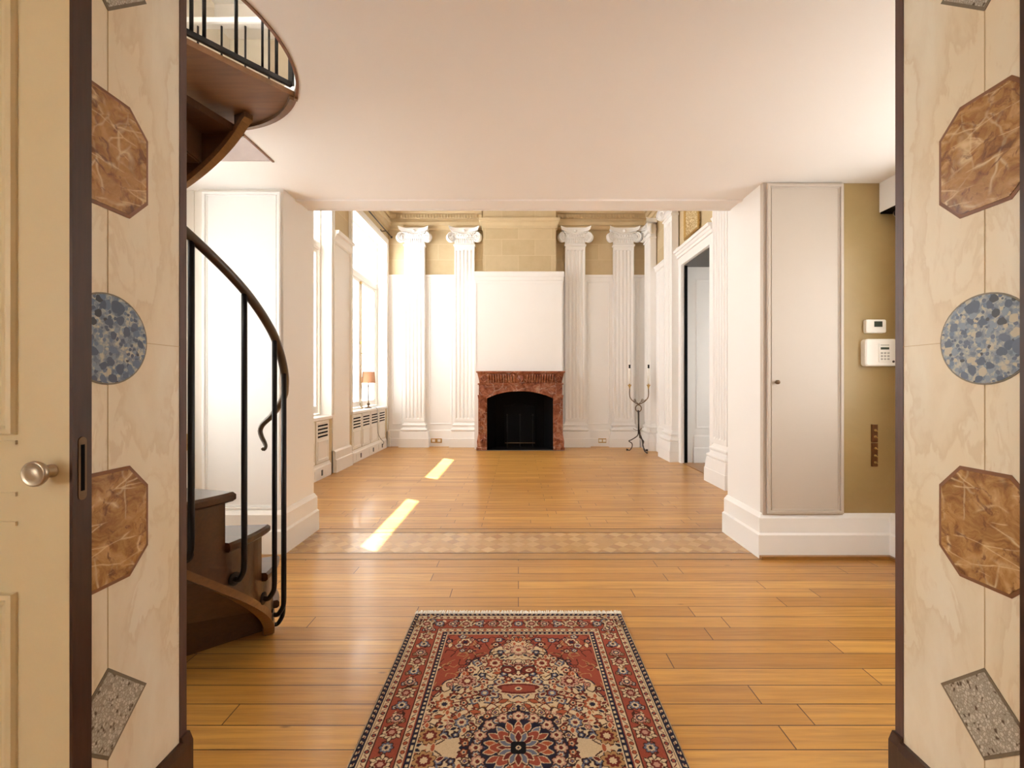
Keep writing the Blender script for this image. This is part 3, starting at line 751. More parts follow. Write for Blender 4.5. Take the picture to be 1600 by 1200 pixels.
# ================================================================== pilasters
def volute(mb, c, hdir, R=0.082, depth=0.05):
    """flat spiral scroll; hdir = unit vector in plan along which the scroll lies, normal to it is the face"""
    h = Vector((hdir[0], hdir[1], 0)).normalized(); nrm = Vector((h.y, -h.x, 0))
    if nrm.y > 0: nrm = -nrm
    c = Vector(c); zz = Vector((0, 0, 1))
    sg = 1 if h.x > 0 else -1
    n = 22
    A = [c+h*(R*0.93*math.cos(2*PI*j/n))+zz*(R*0.93*math.sin(2*PI*j/n)) for j in range(n)]
    mb.rings([[tuple(p-nrm*depth) for p in A], [tuple(p) for p in A]], True)
    pts, rr = [], []
    N = 46
    for i in range(N+1):
        t = i/N; a = PI/2+ -2*PI*2.3*t; r = R*(1-0.86*t**0.85)
        pts.append(c+h*(r*math.cos(a))+zz*(r*math.sin(a))+nrm*(0.006+0.018*t)); rr.append(0.0125*(1-0.55*t))
    mb.tube(pts, rr, 6)
    mb.sphere(tuple(c+nrm*0.022), 0.017, 6)
def pilaster_parts(root, xmin=-9, xmax=9):
    def clampx(mb):
        mb.v = [(min(max(x, xmin), xmax), y, z) for x, y, z in mb.v]; return mb
    # base
    b = MB()
    b.stack(-0.285, 0.285, -0.17, 0, [(0, 0), (0.165, 0), (0.17, -0.006), (0.275, -0.018), (0.30, -0.022)], 'lrf')
    b.stack(-0.19, 0.19, -0.09, 0, [(0.30, 0.040), (0.315, 0.062), (0.33, 0.066), (0.345, 0.060), (0.355, 0.042), (0.358, 0.034), (0.385, 0.022), (0.395, 0.024), (0.405, 0.038), (0.42, 0.040), (0.432, 0.034), (0.438, 0.018), (0.455, 0.010), (0.48, 0.0)], 'lrf')
    clampx(b).build('base', M['white'], root, world=False)
    # shaft with five flutes
    w_, d = 0.190, 0.105
    def section(depth):
        pts = [(-w_, 0), (-w_, -d)]
        n = 5; fl = 0.046; gap = (2*w_-n*fl)/(n+1)
        x = -w_
        for k in range(n):
            x += gap
            for i in range(7):
                a = PI*i/6; pts.append((x+fl/2-fl/2*math.cos(a), -d+depth*math.sin(a)))
            x += fl
        pts += [(w_, -d), (w_, 0)]; return pts
    s = MB(); z0, z1 = 0.48, 3.84
    rs = []
    for z, dp in ((z0, 0.0), (z0+0.055, 0.0), (z0+0.075, 0.020), (z1-0.10, 0.020), (z1-0.08, 0.0), (z1, 0.0)):
        rs.append([(x, y, z) for x, y in section(dp)])
    s.rings(rs); s.build('fluted_shaft', M['white'], root, world=False)
    # capital
    c = MB()
    c.stack(-0.19, 0.19, -0.105, 0, [(3.825, 0.0), (3.83, 0.016), (3.845, 0.020), (3.86, 0.014), (3.865, 0.0)], 'lrf')
    c.box(-0.188, 0.188, -0.103, 0, 3.86, 3.99)
    for k in range(9):   # reeded necking
        x = -0.16+k*0.04; c.tube([(x, -0.104, 3.885), (x, -0.104, 3.965)], 0.011, 8)
    for k in range(6):   # egg band
        x = -0.125+k*0.05; c.sphere((x, -0.118, 4.02), 0.022, 6, sz=1.3)
    c.tube([(-0.17, -0.112, 3.988), (0.17, -0.112, 3.988)], 0.011, 8)
    c.box(-0.19, 0.19, -0.12, 0, 3.99, 4.09)
    for sx in (-1, 1):
        volute(c, (sx*0.238, -0.135, 3.985), (sx*0.84, -0.54), 0.096, 0.06)
        volute(c, (sx*0.215, -0.085, 3.985), (sx*0.25, -0.97), 0.080, 0.03)
        sw = spline([(0, -0.13, 4.035), (sx*0.08, -0.135, 4.055), (sx*0.15, -0.140, 4.070), (sx*0.22, -0.150, 4.08)], 6)
        c.tube(sw, 0.013, 6)
    # small leaf curls between the volutes and a central flower
    for sx in (-1, 1):
        for k in range(3):
            c.sphere((sx*(0.05+0.05*k), -0.137, 4.035+0.01*k), 0.017, 5, sz=0.8)
    c.sphere((0, -0.150, 4.105), 0.030, 6)
    # abacus with hollowed front and sides
    pts = []
    n = 14
    for i in range(n+1):
        t = -1+2*i/n; pts.append((0.285*t, -0.125-0.085*abs(t)**2.2))
    pts += [(0.262, -0.12), (0.255, 0), (-0.255, 0), (-0.262, -0.12)]
    def ring(k, z): return [(x*k, y*(k if y < -0.01 else 1), z+0.028*abs(x/0.285)**3) for x, y in pts]
    c.rings([ring(0.93, 4.085), ring(0.96, 4.10), ring(0.97, 4.125), ring(1.0, 4.13), ring(1.0, 4.155)])
    c.build('ionic_capital', M['white'], root, world=False)
G = 'fluted ionic pilasters of the tall room'
p0 = thing('pilaster', (-1.985, YB-0.02, 0), 'white fluted Ionic pilaster in the back corner nearest the window', 'pilaster', G)
pilaster_parts(p0)
for loc, rz, lb in (
    ((2.010, YB-0.02, 0), 0, 'white fluted Ionic pilaster on the back wall behind the iron candle stand'),
    ((XR-0.02, 8.285, 0), -PI/2, 'white pilaster on the right wall in the far corner, its scroll touching its neighbour'),
    ((XR-0.02, 7.16, 0), -PI/2, 'white pilaster at the far side of the tall doorway'),
    ((XR-0.02, 5.32, 0), -PI/2, 'large white fluted pilaster at the near side of the tall doorway')):
    copy_thing(p0, loc, rz, lb)

for x, lims, lb in ((-1.03, (-9, 0.217), 'white fluted Ionic pilaster directly left of the fireplace'), (1.083, (-0.260, 9), 'white fluted Ionic pilaster directly right of the fireplace')):
    pilaster_parts(thing('pilaster', (x, YB-0.02, 0), lb, 'pilaster', G), *lims)   # their inner ends die into the chimney breast

# ================================================================== chimney breast
OX0, OX1, OZ = -0.58, 0.64, 1.14     # hole for the firebox
mb = MB(); yf = 8.25
mb.box(-0.81, OX0, yf, YB, 0, 3.22); mb.box(OX1, 0.82, yf, YB, 0, 3.22); mb.box(OX0, OX1, yf, YB, OZ, 3.22)
mb.stack(-0.81, 0.82, yf, YB, [(3.10, 0), (3.11, 0.008), (3.17, 0.010), (3.18, 0.018), (3.22, 0.024), (3.25, 0.026), (3.27, 0.015)], 'lrf')
mb.box(-0.79, -0.777, yf-0.008, yf, 1.5, 3.06); mb.box(0.787, 0.80, yf-0.008, yf, 1.5, 3.06); mb.box(-0.79, 0.80, yf-0.008, yf, 3.05, 3.064)
struct('wall_chimney_breast', mb, M['white'])
mb = MB(); mb.box(-0.66, 0.70, 8.36, YB, 3.27, ZT)
struct('wall_chimney_stone', mb, M['stone'])
mb = MB(); mb.stack(-0.66, 0.70, 8.36, YB, [(4.10, 0.0), (4.105, 0.02), (4.15, 0.025), (4.19, 0.05), (4.22, 0.055), (4.225, 0.07), (4.28, 0.075), (4.285, 0.01)], 'lrf')
struct('trim_16', mb, M['stone_plain'])

# ---- fireplace
fp = thing('fireplace', (0.035, 8.15, 0), 'red veined marble fireplace with carved frieze and arched black opening', 'fireplace')
RM = M['redmarble']
def jamb(x0, x1, so):
    j = MB()
    # so = side that flares (outer)
    sd = 'lf' if so < 0 else 'rf'
    j.stack(x0, x1, 8.11, 8.245, [(0, 0.03), (0.05, 0.032), (0.06, 0.018), (0.16, 0.022), (0.24, 0.010), (0.30, 0.0), (0.92, 0.0), (0.98, 0.008), (1.0, 0.012)], sd)
    a, b_ = x0+0.03, x1-0.03
    j.box(a, a+0.012, 8.094, 8.112, 0.32, 0.92); j.box(b_-0.012, b_, 8.094, 8.112, 0.32, 0.92)
    j.box(a, b_, 8.094, 8.112, 0.908, 0.92); j.box(a, b_, 8.094, 8.112, 0.32, 0.332)
    sp = spline([((a+b_)/2, 8.10, 0.09), ((a+b_)/2+so*0.03, 8.085, 0.12), ((a+b_)/2+so*0.025, 8.08, 0.18), ((a+b_)/2-so*0.01, 8.085, 0.20), ((a+b_)/2-so*0.01, 8.09, 0.16)], 6)
    j.tube(sp, 0.012, 6)
    j.build('jamb', RM, fp)
jamb(-0.727, -0.57, -1); jamb(0.628, 0.805, 1)
# arched header
ax0, ax1, az, ap = -0.57, 0.628, 0.935, 1.065
pts = [(-0.715, 1.19), (-0.715, 1.0), (ax0-0.01, 1.0), (ax0-0.01, az-0.02)]
N = 24; arc = []
for i in range(N+1):
    t = i/N; x = ax0+(ax1-ax0)*t; u = 2*t-1
    arc.append((x, az+(ap-az)*(1-abs(u)**2.3)))
pts += arc + [(ax1+0.01, az-0.02), (ax1+0.01, 1.0), (0.793, 1.0), (0.793, 1.19)]
hd = MB()
top = [(x, 1.19) for x, z in arc]
for i in range(N):   # strips of the arch
    (x0, z0), (x1, z1) = arc[i], arc[i+1]
    hd.rings([[(x0, 8.115, z0), (x1, 8.115, z1), (x1, 8.115, 1.19), (x0, 8.115, 1.19)], [(x0, 8.245, z0), (x1, 8.245, z1), (x1, 8.245, 1.19), (x0, 8.245, 1.19)]])
hd.box(-0.718, ax0, 8.115, 8.245, 0.99, 1.19); hd.box(ax1, 0.796, 8.115, 8.245, 0.99, 1.19)
hd.tube([(x, 8.112, z+0.012) for x, z in arc], 0.012, 6)
hd.tube([(x, 8.112, z+0.060) for x, z in arc], 0.007, 6)
# relief leaf scrolls in the spandrels
for so, cx_ in ((-1, -0.60), (1, 0.665)):
    hd.tube(spline([(cx_, 8.11, 1.13), (cx_-so*0.10, 8.10, 1.15), (cx_-so*0.18, 8.10, 1.13), (cx_-so*0.16, 8.10, 1.09), (cx_-so*0.11, 8.10, 1.10)], 6), 0.010, 6)
    hd.tube(spline([(cx_-so*0.2, 8.11, 1.12), (cx_-so*0.3, 8.10, 1.15), (cx_-so*0.38, 8.10, 1.14)], 6), 0.008, 6)
hd.build('arched_header', RM, fp)
MB().stack(-0.72, 0.80, 8.11, 8.245, [(1.185, 0.0), (1.19, 0.015), (1.205, 0.018), (1.215, 0.0)], 'lrf').build('lower_moulding', RM, fp)
# frieze: bowed block with gadroons, corner scrolls and centre shell
fr = MB()
fr.stack(-0.705, 0.785, 8.125, 8.245, [(1.21, 0.0), (1.26, 0.008), (1.32, 0.02), (1.38, 0.034)], 'lrf')
for side in (-1, 1):
    for k in range(11):
        x = 0.04+side*(0.115+k*0.046); lean = side*0.010
        fr.tube(spline([(x, 8.112, 1.225), (x+lean*0.6, 8.094, 1.29), (x+lean, 8.072, 1.375)], 4), [0.013+0.0010*i for i in range(9)], 8)
    cx_ = 0.04+side*0.672
    sp_ = []
    for i in range(26):
        t = i/25; a = PI/2*0.2+side*2*PI*1.5*t; r = 0.062*(1-0.75*t)
        sp_.append((cx_+r*math.cos(a), 8.097-0.012*t, 1.30+r*math.sin(a)*1.15))
    fr.tube(sp_, 0.010, 6)
for k in range(7):
    a = math.radians(40+100*k/6)
    fr.tube([(0.04, 8.10, 1.225), (0.04+0.075*math.cos(a), 8.082, 1.235+0.12*math.sin(a))], [0.008, 0.018], 7)
fr.build('carved_frieze', RM, fp)
MB().stack(-0.71, 0.79, 8.11, 8.25, [(1.375, 0.012), (1.385, 0.03), (1.40, 0.034), (1.405, 0.05), (1.425, 0.055), (1.432, 0.048)], 'lrf').build('mantel_shelf', RM, fp)
# firebox of black metal, open to the front
fb = MB(); a, b_, c, d = ax0+0.002, ax1-0.002, 8.13, 8.56
fb.rings([[(a, c, 0), (a-0.004, c, 0), (a-0.004, c, OZ-0.02), (a, c, OZ-0.02)], [(a+0.13, d, 0), (a+0.12, d, 0), (a+0.12, d, OZ-0.02), (a+0.13, d, OZ-0.02)]])
fb.rings([[(b_, c, 0), (b_+0.004, c, 0), (b_+0.004, c, OZ-0.02), (b_, c, OZ-0.02)], [(b_-0.13, d, 0), (b_-0.12, d, 0), (b_-0.12, d, OZ-0.02), (b_-0.13, d, OZ-0.02)]])
fb.box(a, b_, d, d+0.02, 0, OZ-0.02); fb.box(a, b_, c, d+0.02, OZ-0.035, OZ-0.02); fb.box(a, b_, c-0.02, d, 0, 0.006)
fb.build('firebox', M['black'], fp)
fk = MB(); fk.box(-0.26, 0.32, d-0.025, d, 0.06, 0.78); fk.tube([(-0.26, d-0.03, 0.78), (0.03, d-0.03, 0.84), (0.32, d-0.03, 0.78)], 0.012, 6)
for x in (-0.26, 0.32): fk.tube([(x, d-0.028, 0.06), (x, d-0.028, 0.78)], 0.01, 6)
fk.build('iron_fireback', M['black'], fp)
for x in (-0.21, 0.27, 0.03):
    k_ = MB(); k_.tube([(x, 8.40, 0.08), (x, 8.40, 0.60)], 0.008, 8); k_.sphere((x, 8.40, 0.62), 0.016, 6); k_.sphere((x, 8.40, 0.50), 0.012, 6)
    k_.tube([(x, 8.40, 0.08), (x, 8.36, 0.006)], 0.008, 6); k_.tube([(x, 8.40, 0.08), (x, 8.52, 0.05)], 0.007, 6)
    k_.build('firedog', M['iron'], fp)
k_ = MB(); k_.tube([(-0.25, 8.36, 0.10), (0.31, 8.36, 0.10)], 0.008, 8); tag(k_.build('grate_bar', M['bronze'], fp), 'pale metal bar across the grate')
MB().box(-0.74, 0.82, 8.06, 8.13, 0, 0.006).build('hearth_slab', M['darkgrey'], fp)

# ================================================================== radiator cabinets under the windows
def radiator(label, y0, y1, npan, x=XL+0.012, back=-2.66):
    r = thing('radiator_cabinet', (x, (y0+y1)/2, 0), label, 'radiator cover', 'slotted radiator covers below the windows')
    MB().box(back, x-0.015, y0, y1, 0.30, 0.735).build('cabinet_body', M['warmwhite'], r)
    b = MB(); b.stack(back, x-0.012, y0, y1, [(0, 0.035), (0.15, 0.035), (0.165, 0.02), (0.19, 0.014)], 'r'); b.build('cabinet_base', M['warmwhite'], r)
    s = MB(); s.stack(back, x, y0-0.03, y1+0.03, [(0.735, 0.0), (0.745, 0.025), (0.778, 0.03), (0.785, 0.02)], 'r'); s.build('sill_board', M['white'], r)
    w_ = (y1-y0)/npan
    for k in range(npan):
        a, c = y0+k*w_+0.02, y0+(k+1)*w_-0.02
        p = MB(); p.box(x-0.018, x, a, c, 0.20, 0.73)
        frame_x(p, a+0.03, c-0.03, 0.235, 0.475, x, 1, 0.014, 0.008)
        pn = p.build('front_panel', M['warmwhite'], r)
        g = MB()
        for i in range(4): g.box(x-0.002, x+0.0015, a+0.04, c-0.04, 0.522+i*0.046, 0.522+i*0.046+0.020)
        tag(g.build('vent_slots', M['black'], pn), 'dark horizontal slots')
        l_ = MB()
        for i in range(5): l_.stack(x-0.002, x+0.001, a+0.038, c-0.038, [(0.512+i*0.046-0.006, 0.0), (0.512+i*0.046, 0.010), (0.512+i*0.046+0.008, 0.010)], 'r')
        l_.build('slat', M['warmwhite'], pn)
    return r
radiator('white slotted radiator cover below the far window, under the table lamp', 6.75, 8.46, 4)
radiator('white slotted radiator cover below the near window, half hidden by the pier', 4.32, 5.95, 4)
# wiring plates in the skirting of the radiator covers
for i, (y, lb) in enumerate(((5.62, 'small socket plate low on the skirting below the near window'), (7.02, 'small socket plate on skirting at the near end of the far window'), (7.62, 'small socket plate on skirting below the table lamp'), (8.12, 'small socket plate on skirting nearest the back corner'))):
    r = thing('wall_socket', (XL+0.035, y, 0.075), lb, 'socket', 'socket plates in the window wall skirting')
    MB().box(XL+0.033, XL+0.041, y-0.16, y+0.06, 0.035, 0.125).build('cover_plate', M['warmwhite'], r)
    MB().box(XL+0.040, XL+0.048, y+0.015, y+0.05, 0.045, 0.115).build('socket_insert', M['darkgrey'], r)
# brass sockets on the back skirting
for x0, lb in ((-1.575, 'brass double socket in the skirting left of the fireplace'), (1.612, 'brass double socket in the skirting right of the fireplace')):
    w_ = 0.105 if x0 < 0 else 0.075
    r = thing('double_socket', (x0, YB-0.05, 0.115), lb, 'socket', 'brass sockets in the back wall skirting')
    MB().box(x0-w_, x0+w_, YB-0.062, YB-0.049, 0.07, 0.155).build('socket_plate', M['brass'], r)
    for dx in (-0.5, 0.5):
        MB().box(x0+dx*w_-0.028, x0+dx*w_+0.028, YB-0.066, YB-0.061, 0.09, 0.137).build('socket_insert', M['plastic'], r)

# ================================================================== table lamp
LX, LY, LZ = -2.585, 7.72, 0.785
lamp = thing('table_lamp', (LX, LY, LZ), 'table lamp with pinkish tan drum shade standing on the window sill', 'lamp')
b = MB(); b.lathe([(0.001, 0), (0.062, 0), (0.064, 0.006), (0.05, 0.014), (0.022, 0.02), (0.012, 0.03), (0.016, 0.05), (0.026, 0.065), (0.020, 0.085), (0.009, 0.10), (0.007, 0.15)], LX, LY, 18, LZ); b.build('lamp_base', M['bronze'], lamp)
b = MB(); b.lathe([(0.008, 0.10), (0.007, 0.36), (0.013, 0.37), (0.013, 0.385), (0.007, 0.395), (0.006, 0.43), (0.014, 0.44), (0.014, 0.47), (0.001, 0.475)], LX, LY, 14, LZ); b.build('lamp_stem', M['bronze'], lamp)
b = MB(); n = 32; rs = []
for r_, z in ((0.118, 0.435), (0.100, 0.625), (0.0985, 0.625), (0.1165, 0.435), (0.118, 0.435)): rs.append([(LX+r_*math.cos(2*PI*j/n), LY+r_*math.sin(2*PI*j/n), LZ+z) for j in range(n)])
b.rings(rs, True, cap=False); b.build('lamp_shade', M['shade'], lamp)
b = MB(); b.tube(spline([(LX+0.06, LY+0.02, LZ+0.006), (XL+0.055, LY+0.07, LZ+0.002), (XL+0.060, LY+0.09, 0.70), (XL+0.055, LY+0.12, 0.60), (XL+0.035, LY+0.18, 0.45), (XL+0.035, LY+0.22, 0.32), (XL+0.055, LY+0.30, 0.22), (XL+0.065, LY+0.45, 0.14), (XL+0.055, LY+0.42, 0.09)], 6), 0.004, 6)
tag(b.build('lamp_cord', M['darkgrey'], lamp), 'thin grey cord hanging down the radiator cover')
# bare twig in a slim vase standing further along the sill
tw = thing('twig_vase', (-2.60, 7.42, LZ), 'slim glass vase with a bare twig beside the lamp on the sill', 'vase')
b = MB(); b.lathe([(0.001, 0), (0.022, 0), (0.024, 0.01), (0.018, 0.08), (0.010, 0.14), (0.012, 0.16), (0.009, 0.16), (0.008, 0.14), (0.001, 0.02)], -2.60, 7.42, 14, LZ); b.build('vase', M['nickel'], tw)
b = MB(); b.tube(spline([(-2.60, 7.42, LZ+0.03), (-2.60, 7.42, LZ+0.3), (-2.59, 7.45, LZ+0.5), (-2.60, 7.50, LZ+0.62), (-2.6, 7.56, LZ+0.78)], 5), [0.004]*16+[0.003]*5, 5)
b.tube(spline([(-2.59, 7.45, LZ+0.5), (-2.59, 7.40, LZ+0.6), (-2.6, 7.38, LZ+0.72)], 4), 0.0025, 5); b.tube(spline([(-2.60, 7.42, LZ+0.3), (-2.59, 7.48, LZ+0.36), (-2.6, 7.52, LZ+0.37)], 4), 0.0025, 5)
b.build('twig', M['bronze'], tw)

# curtain rod above the far window
rod = thing('curtain_rod', (XL+0.1, 7.6, 3.99), 'thin black curtain rod above the far window', 'curtain rod')
b = MB(); b.tube([(XL+0.10, 6.62, 4.0), (XL+0.10, 8.54, 4.0)], 0.010, 8); b.build('rod', M['iron'], rod)
for y in (6.64, 8.54): b = MB(); b.sphere((XL+0.10, y, 4.0), 0.020, 6); b.build('finial', M['iron'], rod)
for y in (7.1, 8.2):
    b = MB(); b.tube([(XL, y, 4.0), (XL+0.10, y, 4.0)], 0.008, 6); b.box(XL-0.002, XL+0.008, y-0.02, y+0.02, 3.97, 4.03); b.build('bracket', M['iron'], rod)
# gilded lattice panel above the doorway
cp = thing('lattice_panel', (XR, 6.42, 3.42), 'gilded carved lattice panel on the stone above the tall doorway', 'wall panel')
MB().box(XR-0.03, XR, 6.18, 6.64, 3.36, 4.15).build('carved_field', M['lattice'], cp)
fr = MB(); frame_x(fr, 6.14, 6.68, 3.34, 4.165, XR-0.03, -1, 0.04, 0.02); fr.build('gilt_frame', M['brass'], cp)

# ================================================================== iron candle stand
def cpx(x, y): return px(970+x/7.07, 550+y/7.07, 8.0)
cs = thing('candle_stand', (2.13, 8.0, 0), 'tall two armed iron candle stand by the back right corner', 'candle stand')
BZ = M['bronze']; IR = paint('dark_wrought_iron', (0.05, 0.038, 0.03), 0.45, 0.4, 30, 0.4)
b = MB(); b.tube([cpx(195, 655), cpx(197, 780), cpx(198, 900)], [0.016, 0.013, 0.018], 10); b.sphere(tuple(cpx(193, 655)), 0.022, 6); b.build('stem', IR, cs)
b = MB(); c0 = cpx(195, 622); b.tube([(c0.x+0.052*math.cos(a), 8.0, c0.z+0.06*math.sin(a)) for a in [2*PI*i/20 for i in range(20)]], 0.009, 8, closed=True); b.build('ring', BZ, cs)
for sx, xx in ((-1, 97), (1, 306)):
    b = MB(); b.tube(spline([cpx(xx, 400), cpx(xx, 470), cpx(xx-sx*(10), 510), cpx(xx-sx*48, 550), cpx(196, 580)], 8), 0.009, 8); arm = b.build('arm', BZ, cs)
    tip = cpx(xx, 400); z = tip.z
    b = MB(); b.lathe([(0.006, -0.02), (0.012, 0.0), (0.014, 0.02), (0.034, 0.055), (0.037, 0.062), (0.012, 0.062), (0.010, 0.085), (0.001, 0.085)], tip.x, 8.0, 14, z); b.build('drip_cup', M['brass'], arm)
    b = MB(); b.lathe([(0.001, 0.08), (0.021, 0.08), (0.021, 0.355), (0.001, 0.355)], tip.x, 8.0, 14, z); b.build('candle_tube', M['plastic'], arm)
    b = MB(); b.lathe([(0.001, 0.355), (0.013, 0.357), (0.018, 0.365), (0.014, 0.39), (0.018, 0.415), (0.012, 0.42), (0.001, 0.42)], tip.x, 8.0, 12, z); b.build('lamp_holder', M['black'], arm)
    b = MB(); b.lathe([(0.001, 0.418), (0.012, 0.42), (0.019, 0.445), (0.014, 0.475), (0.005, 0.50), (0.001, 0.51)], tip.x, 8.0, 12, z); b.build('candle_bulb', M['bulb'], arm)
b = MB()
for sx in (-1, 1):
    b.tube(spline([cpx(196, 575), cpx(196+sx*30, 548), cpx(196+sx*52, 530), cpx(196+sx*38, 522), cpx(196+sx*28, 545)], 6), 0.005, 6)
    b.tube(spline([cpx(196+sx*25, 550), cpx(196+sx*60, 540), cpx(196+sx*78, 524)], 6), 0.004, 6)
b.build('leaf_scrolls', BZ, cs)
for k, (seq, dy) in enumerate((([(195, 890), (180, 930), (120, 970), (92, 985), (125, 1010), (128, 1050), (100, 1090), (72, 1075), (75, 1098)], 0.02), ([(200, 880), (212, 940), (248, 985), (240, 1030), (262, 1080), (285, 1075), (282, 1100)], -0.02), ([(202, 890), (222, 960), (222, 1020), (225, 1070), (240, 1100)], -0.14))):
    b = MB(); q = [cpx(x, y) for x, y in seq]; n = len(q)
    q = [Vector((p.x, 8.0+dy*(i/(n-1))*2.0, max(p.z, 0.012))) for i, p in enumerate(q)]
    q[-1].z = 0.011
    b.tube(spline(q, 6), 0.0115 if k else 0.009, 7); b.sphere((q[-1].x, q[-1].y, 0.016), 0.016, 5); b.build('foot', IR, cs)
b = MB()
b.tube(spline([cpx(190, 868), cpx(165, 862), cpx(135, 845)], 5), 0.004, 6); b.tube(spline([cpx(205, 950), cpx(214, 905), cpx(210, 870), cpx(228, 842)], 6), 0.007, 6)
b.tube(spline([cpx(205, 870), cpx(212, 940), cpx(235, 950)], 5), 0.006, 6)
b.build('leaf_sprigs', BZ, cs)
b = MB(); b.tube(spline([cpx(232, 848)+Vector((0, .02, 0)), cpx(262, 875)+Vector((0, .03, 0)), cpx(310, 890)+Vector((0, .05, 0)), (2.33, 8.10, 0.42), (2.42, 7.96, 0.25), (2.40, 7.90, 0.03)], 6), 0.003, 5)
b.build('flex', M['warmwhite'], cs)

# ================================================================== things on the gold wall
yg = 3.125
def gx(x): return (x-810)/F*yg
def gz(y): return H-(y-600)/F*yg
def rounded(mb, x0, x1, z0, z1, ya, yb, r, n=5, bev=0.004):
    def ring(ins, y):
        pts = []
        for cx_, cz_, a0_ in ((x1-r, z1-r, 0), (x0+r, z1-r, 90), (x0+r, z0+r, 180), (x1-r, z0+r, 270)):
            for i in range(n+1):
                a = math.radians(a0_+90*i/n); pts.append((cx_+(r-ins)*math.cos(a), y, cz_+(r-ins)*math.sin(a)))
        return pts
    mb.rings([ring(0, yb), ring(0, ya+bev), ring(bev, ya)]); return mb
t = thing('thermostat', (gx(1364), yg, gz(510)), 'small white thermostat with dark display above the keypad', 'thermostat')
rounded(MB(), gx(1349), gx(1380), gz(521), gz(500), yg-0.028, yg, 0.012).build('thermostat_case', M['plastic'], t)
MB().box(gx(1361), gx(1373.5), yg-0.030, yg-0.026, gz(511.5), gz(503)).build('display', M['lcd'], t)
t = thing('alarm_keypad', (gx(1370), yg, gz(552)), 'white alarm keypad with buttons mounted below the thermostat', 'alarm keypad')
rounded(MB(), gx(1345), gx(1394.5), gz(572.5), gz(530.5), yg-0.045, yg, 0.022, 6, 0.007).build('keypad_case', M['plastic'], t)
rounded(MB(), gx(1364.5), gx(1382.5), gz(566), gz(537.5), yg-0.050, yg-0.040, 0.004, 3, 0.002).build('keypad_panel', M['plastic'], t)
MB().box(gx(1367), gx(1380), yg-0.0515, yg-0.049, gz(547), gz(543.5)).build('display', M['lcd'], t)
MB().box(gx(1367), gx(1380), yg-0.0512, yg-0.049, gz(541), gz(539.5)).build('label_strip', M['key'], t)
for i in range(3):
    for j in range(3):
        x = 1368.7+i*5; y = 552.5+j*4.6
        MB().box(gx(x-1.5), gx(x+1.5), yg-0.0525, yg-0.049, gz(y+1.4), gz(y-1.4)).build('key_button', M['key'], t)
k = MB(); rev_y(k, [(0.0, 0.008), (0.003, 0.008), (0.004, 0.006)], gx(1387.5), yg-0.0445, gz(565.5), 14); k.build('round_badge', M['darkgrey'], t)
SWW = wood('switch_plate_wood', (0.09, 0.03, 0.01), (0.20, 0.075, 0.022), 2, 0.3)
for y0, y1, dots, lb in ((663, 690.5, (672, 682), 'upper dark wooden switch plate with two brass switches'), (692, 728.5, (700, 711.5, 722), 'lower dark wooden switch plate with three brass switches')):
    t = thing('switch_plate', (gx(1365), yg, gz(y1)), lb, 'light switch', 'wooden switch plates on the gold wall')
    MB().box(gx(1360.8), gx(1369.5), yg-0.012, yg, gz(y1), gz(y0)).build('backplate', SWW, t)
    for y in dots:
        k = MB(); rev_y(k, [(0.0, 0.009), (0.004, 0.009), (0.006, 0.005)], gx(1365.5), yg-0.012, gz(y), 14); k.tube([(gx(1365.5), yg-0.016, gz(y)), (gx(1366), yg-0.032, gz(y+1.5))], 0.0035, 6)
        k.build('toggle_switch', M['brass'], t)
# white cabinet high on the side wall with a dark roller below
hc = thing('wall_cabinet', (2.6, 2.9, 2.38), 'white box cabinet high on the wall right of the gold panel', 'cabinet')
MB().box(2.515, 2.658, 2.72, 3.122, 2.395, ZC-0.002).build('cabinet_body', M['white'], hc)
MB().box(2.52, 2.658, 2.72, 3.118, 2.383, 2.395).build('underside_strip', M['black'], hc)
rb = thing('blind_roller', (2.56, 2.6, 2.35), 'black roller tube below the white high cabinet', 'blind roller')
b = MB(); b.tube([(2.555, 2.72, 2.352), (2.555, 3.02, 2.352)], 0.026, 16); b.build('tube', M['black'], rb)
b = MB(); b.tube([(2.555, 3.02, 2.352), (2.555, 3.03, 2.352)], 0.022, 16); b.build('end_cap', M['nickel'], rb)
MB().box(2.58, 2.658, 2.72, 3.00, 2.335, 2.350).build('wooden_fascia', M['string'], rb)
# small brass switch on the wall behind the stair
t = thing('light_switch', (-2.40, 3.244, 0.77), 'small brass light switch on the cream wall behind the stair rail', 'light switch')
MB().box(-2.415, -2.375, 3.236, 3.245, 0.72, 0.84).build('backplate', M['brass'], t); MB().box(-2.402, -2.388, 3.222, 3.238, 0.77, 0.79).build('toggle_switch', M['brass'], t)
# ================================================================== spiral stair
st = thing('spiral_staircase', (CX, CY, 0), 'dark wooden spiral staircase with thin black iron balusters at the left', 'staircase')
NOSE = [42, 24, 5, -17, -39]; ZTR = [0.20, 0.40, 0.60, 0.79, 0.97]
while len(NOSE) < 16: NOSE.append(NOSE[-1]-22.5); ZTR.append(ZTR[-1]+0.158)
def P(r, a, z): a = math.radians(a); return (CX+r*math.cos(a), CY+r*math.sin(a), z)
RIN, ROUT, RS0, RS1 = 0.060, 0.560, 0.500, 0.535
def interp(x, xs, ys):
    return float(np.interp(x, xs, ys))
def zbot(a):
    return interp(-a, [-45, -34, -28, -10, 10, 31, 255, 295], [0.0, 0.0, 0.06, 0.20, 0.355, 0.515, 2.235, 2.575])
def feet(a): return interp(-a, [-50, -37, -20, -6, 13, 32, 60, 300], [0.02, 0.045, 0.165, 0.30, 0.46, 0.61, 0.83, 2.78])
def railz(a): return interp(-a, [-50, -37, -20, -6, 13, 32, 60, 300], [1.03, 1.13, 1.26, 1.40, 1.56, 1.706, 1.93, 3.80])
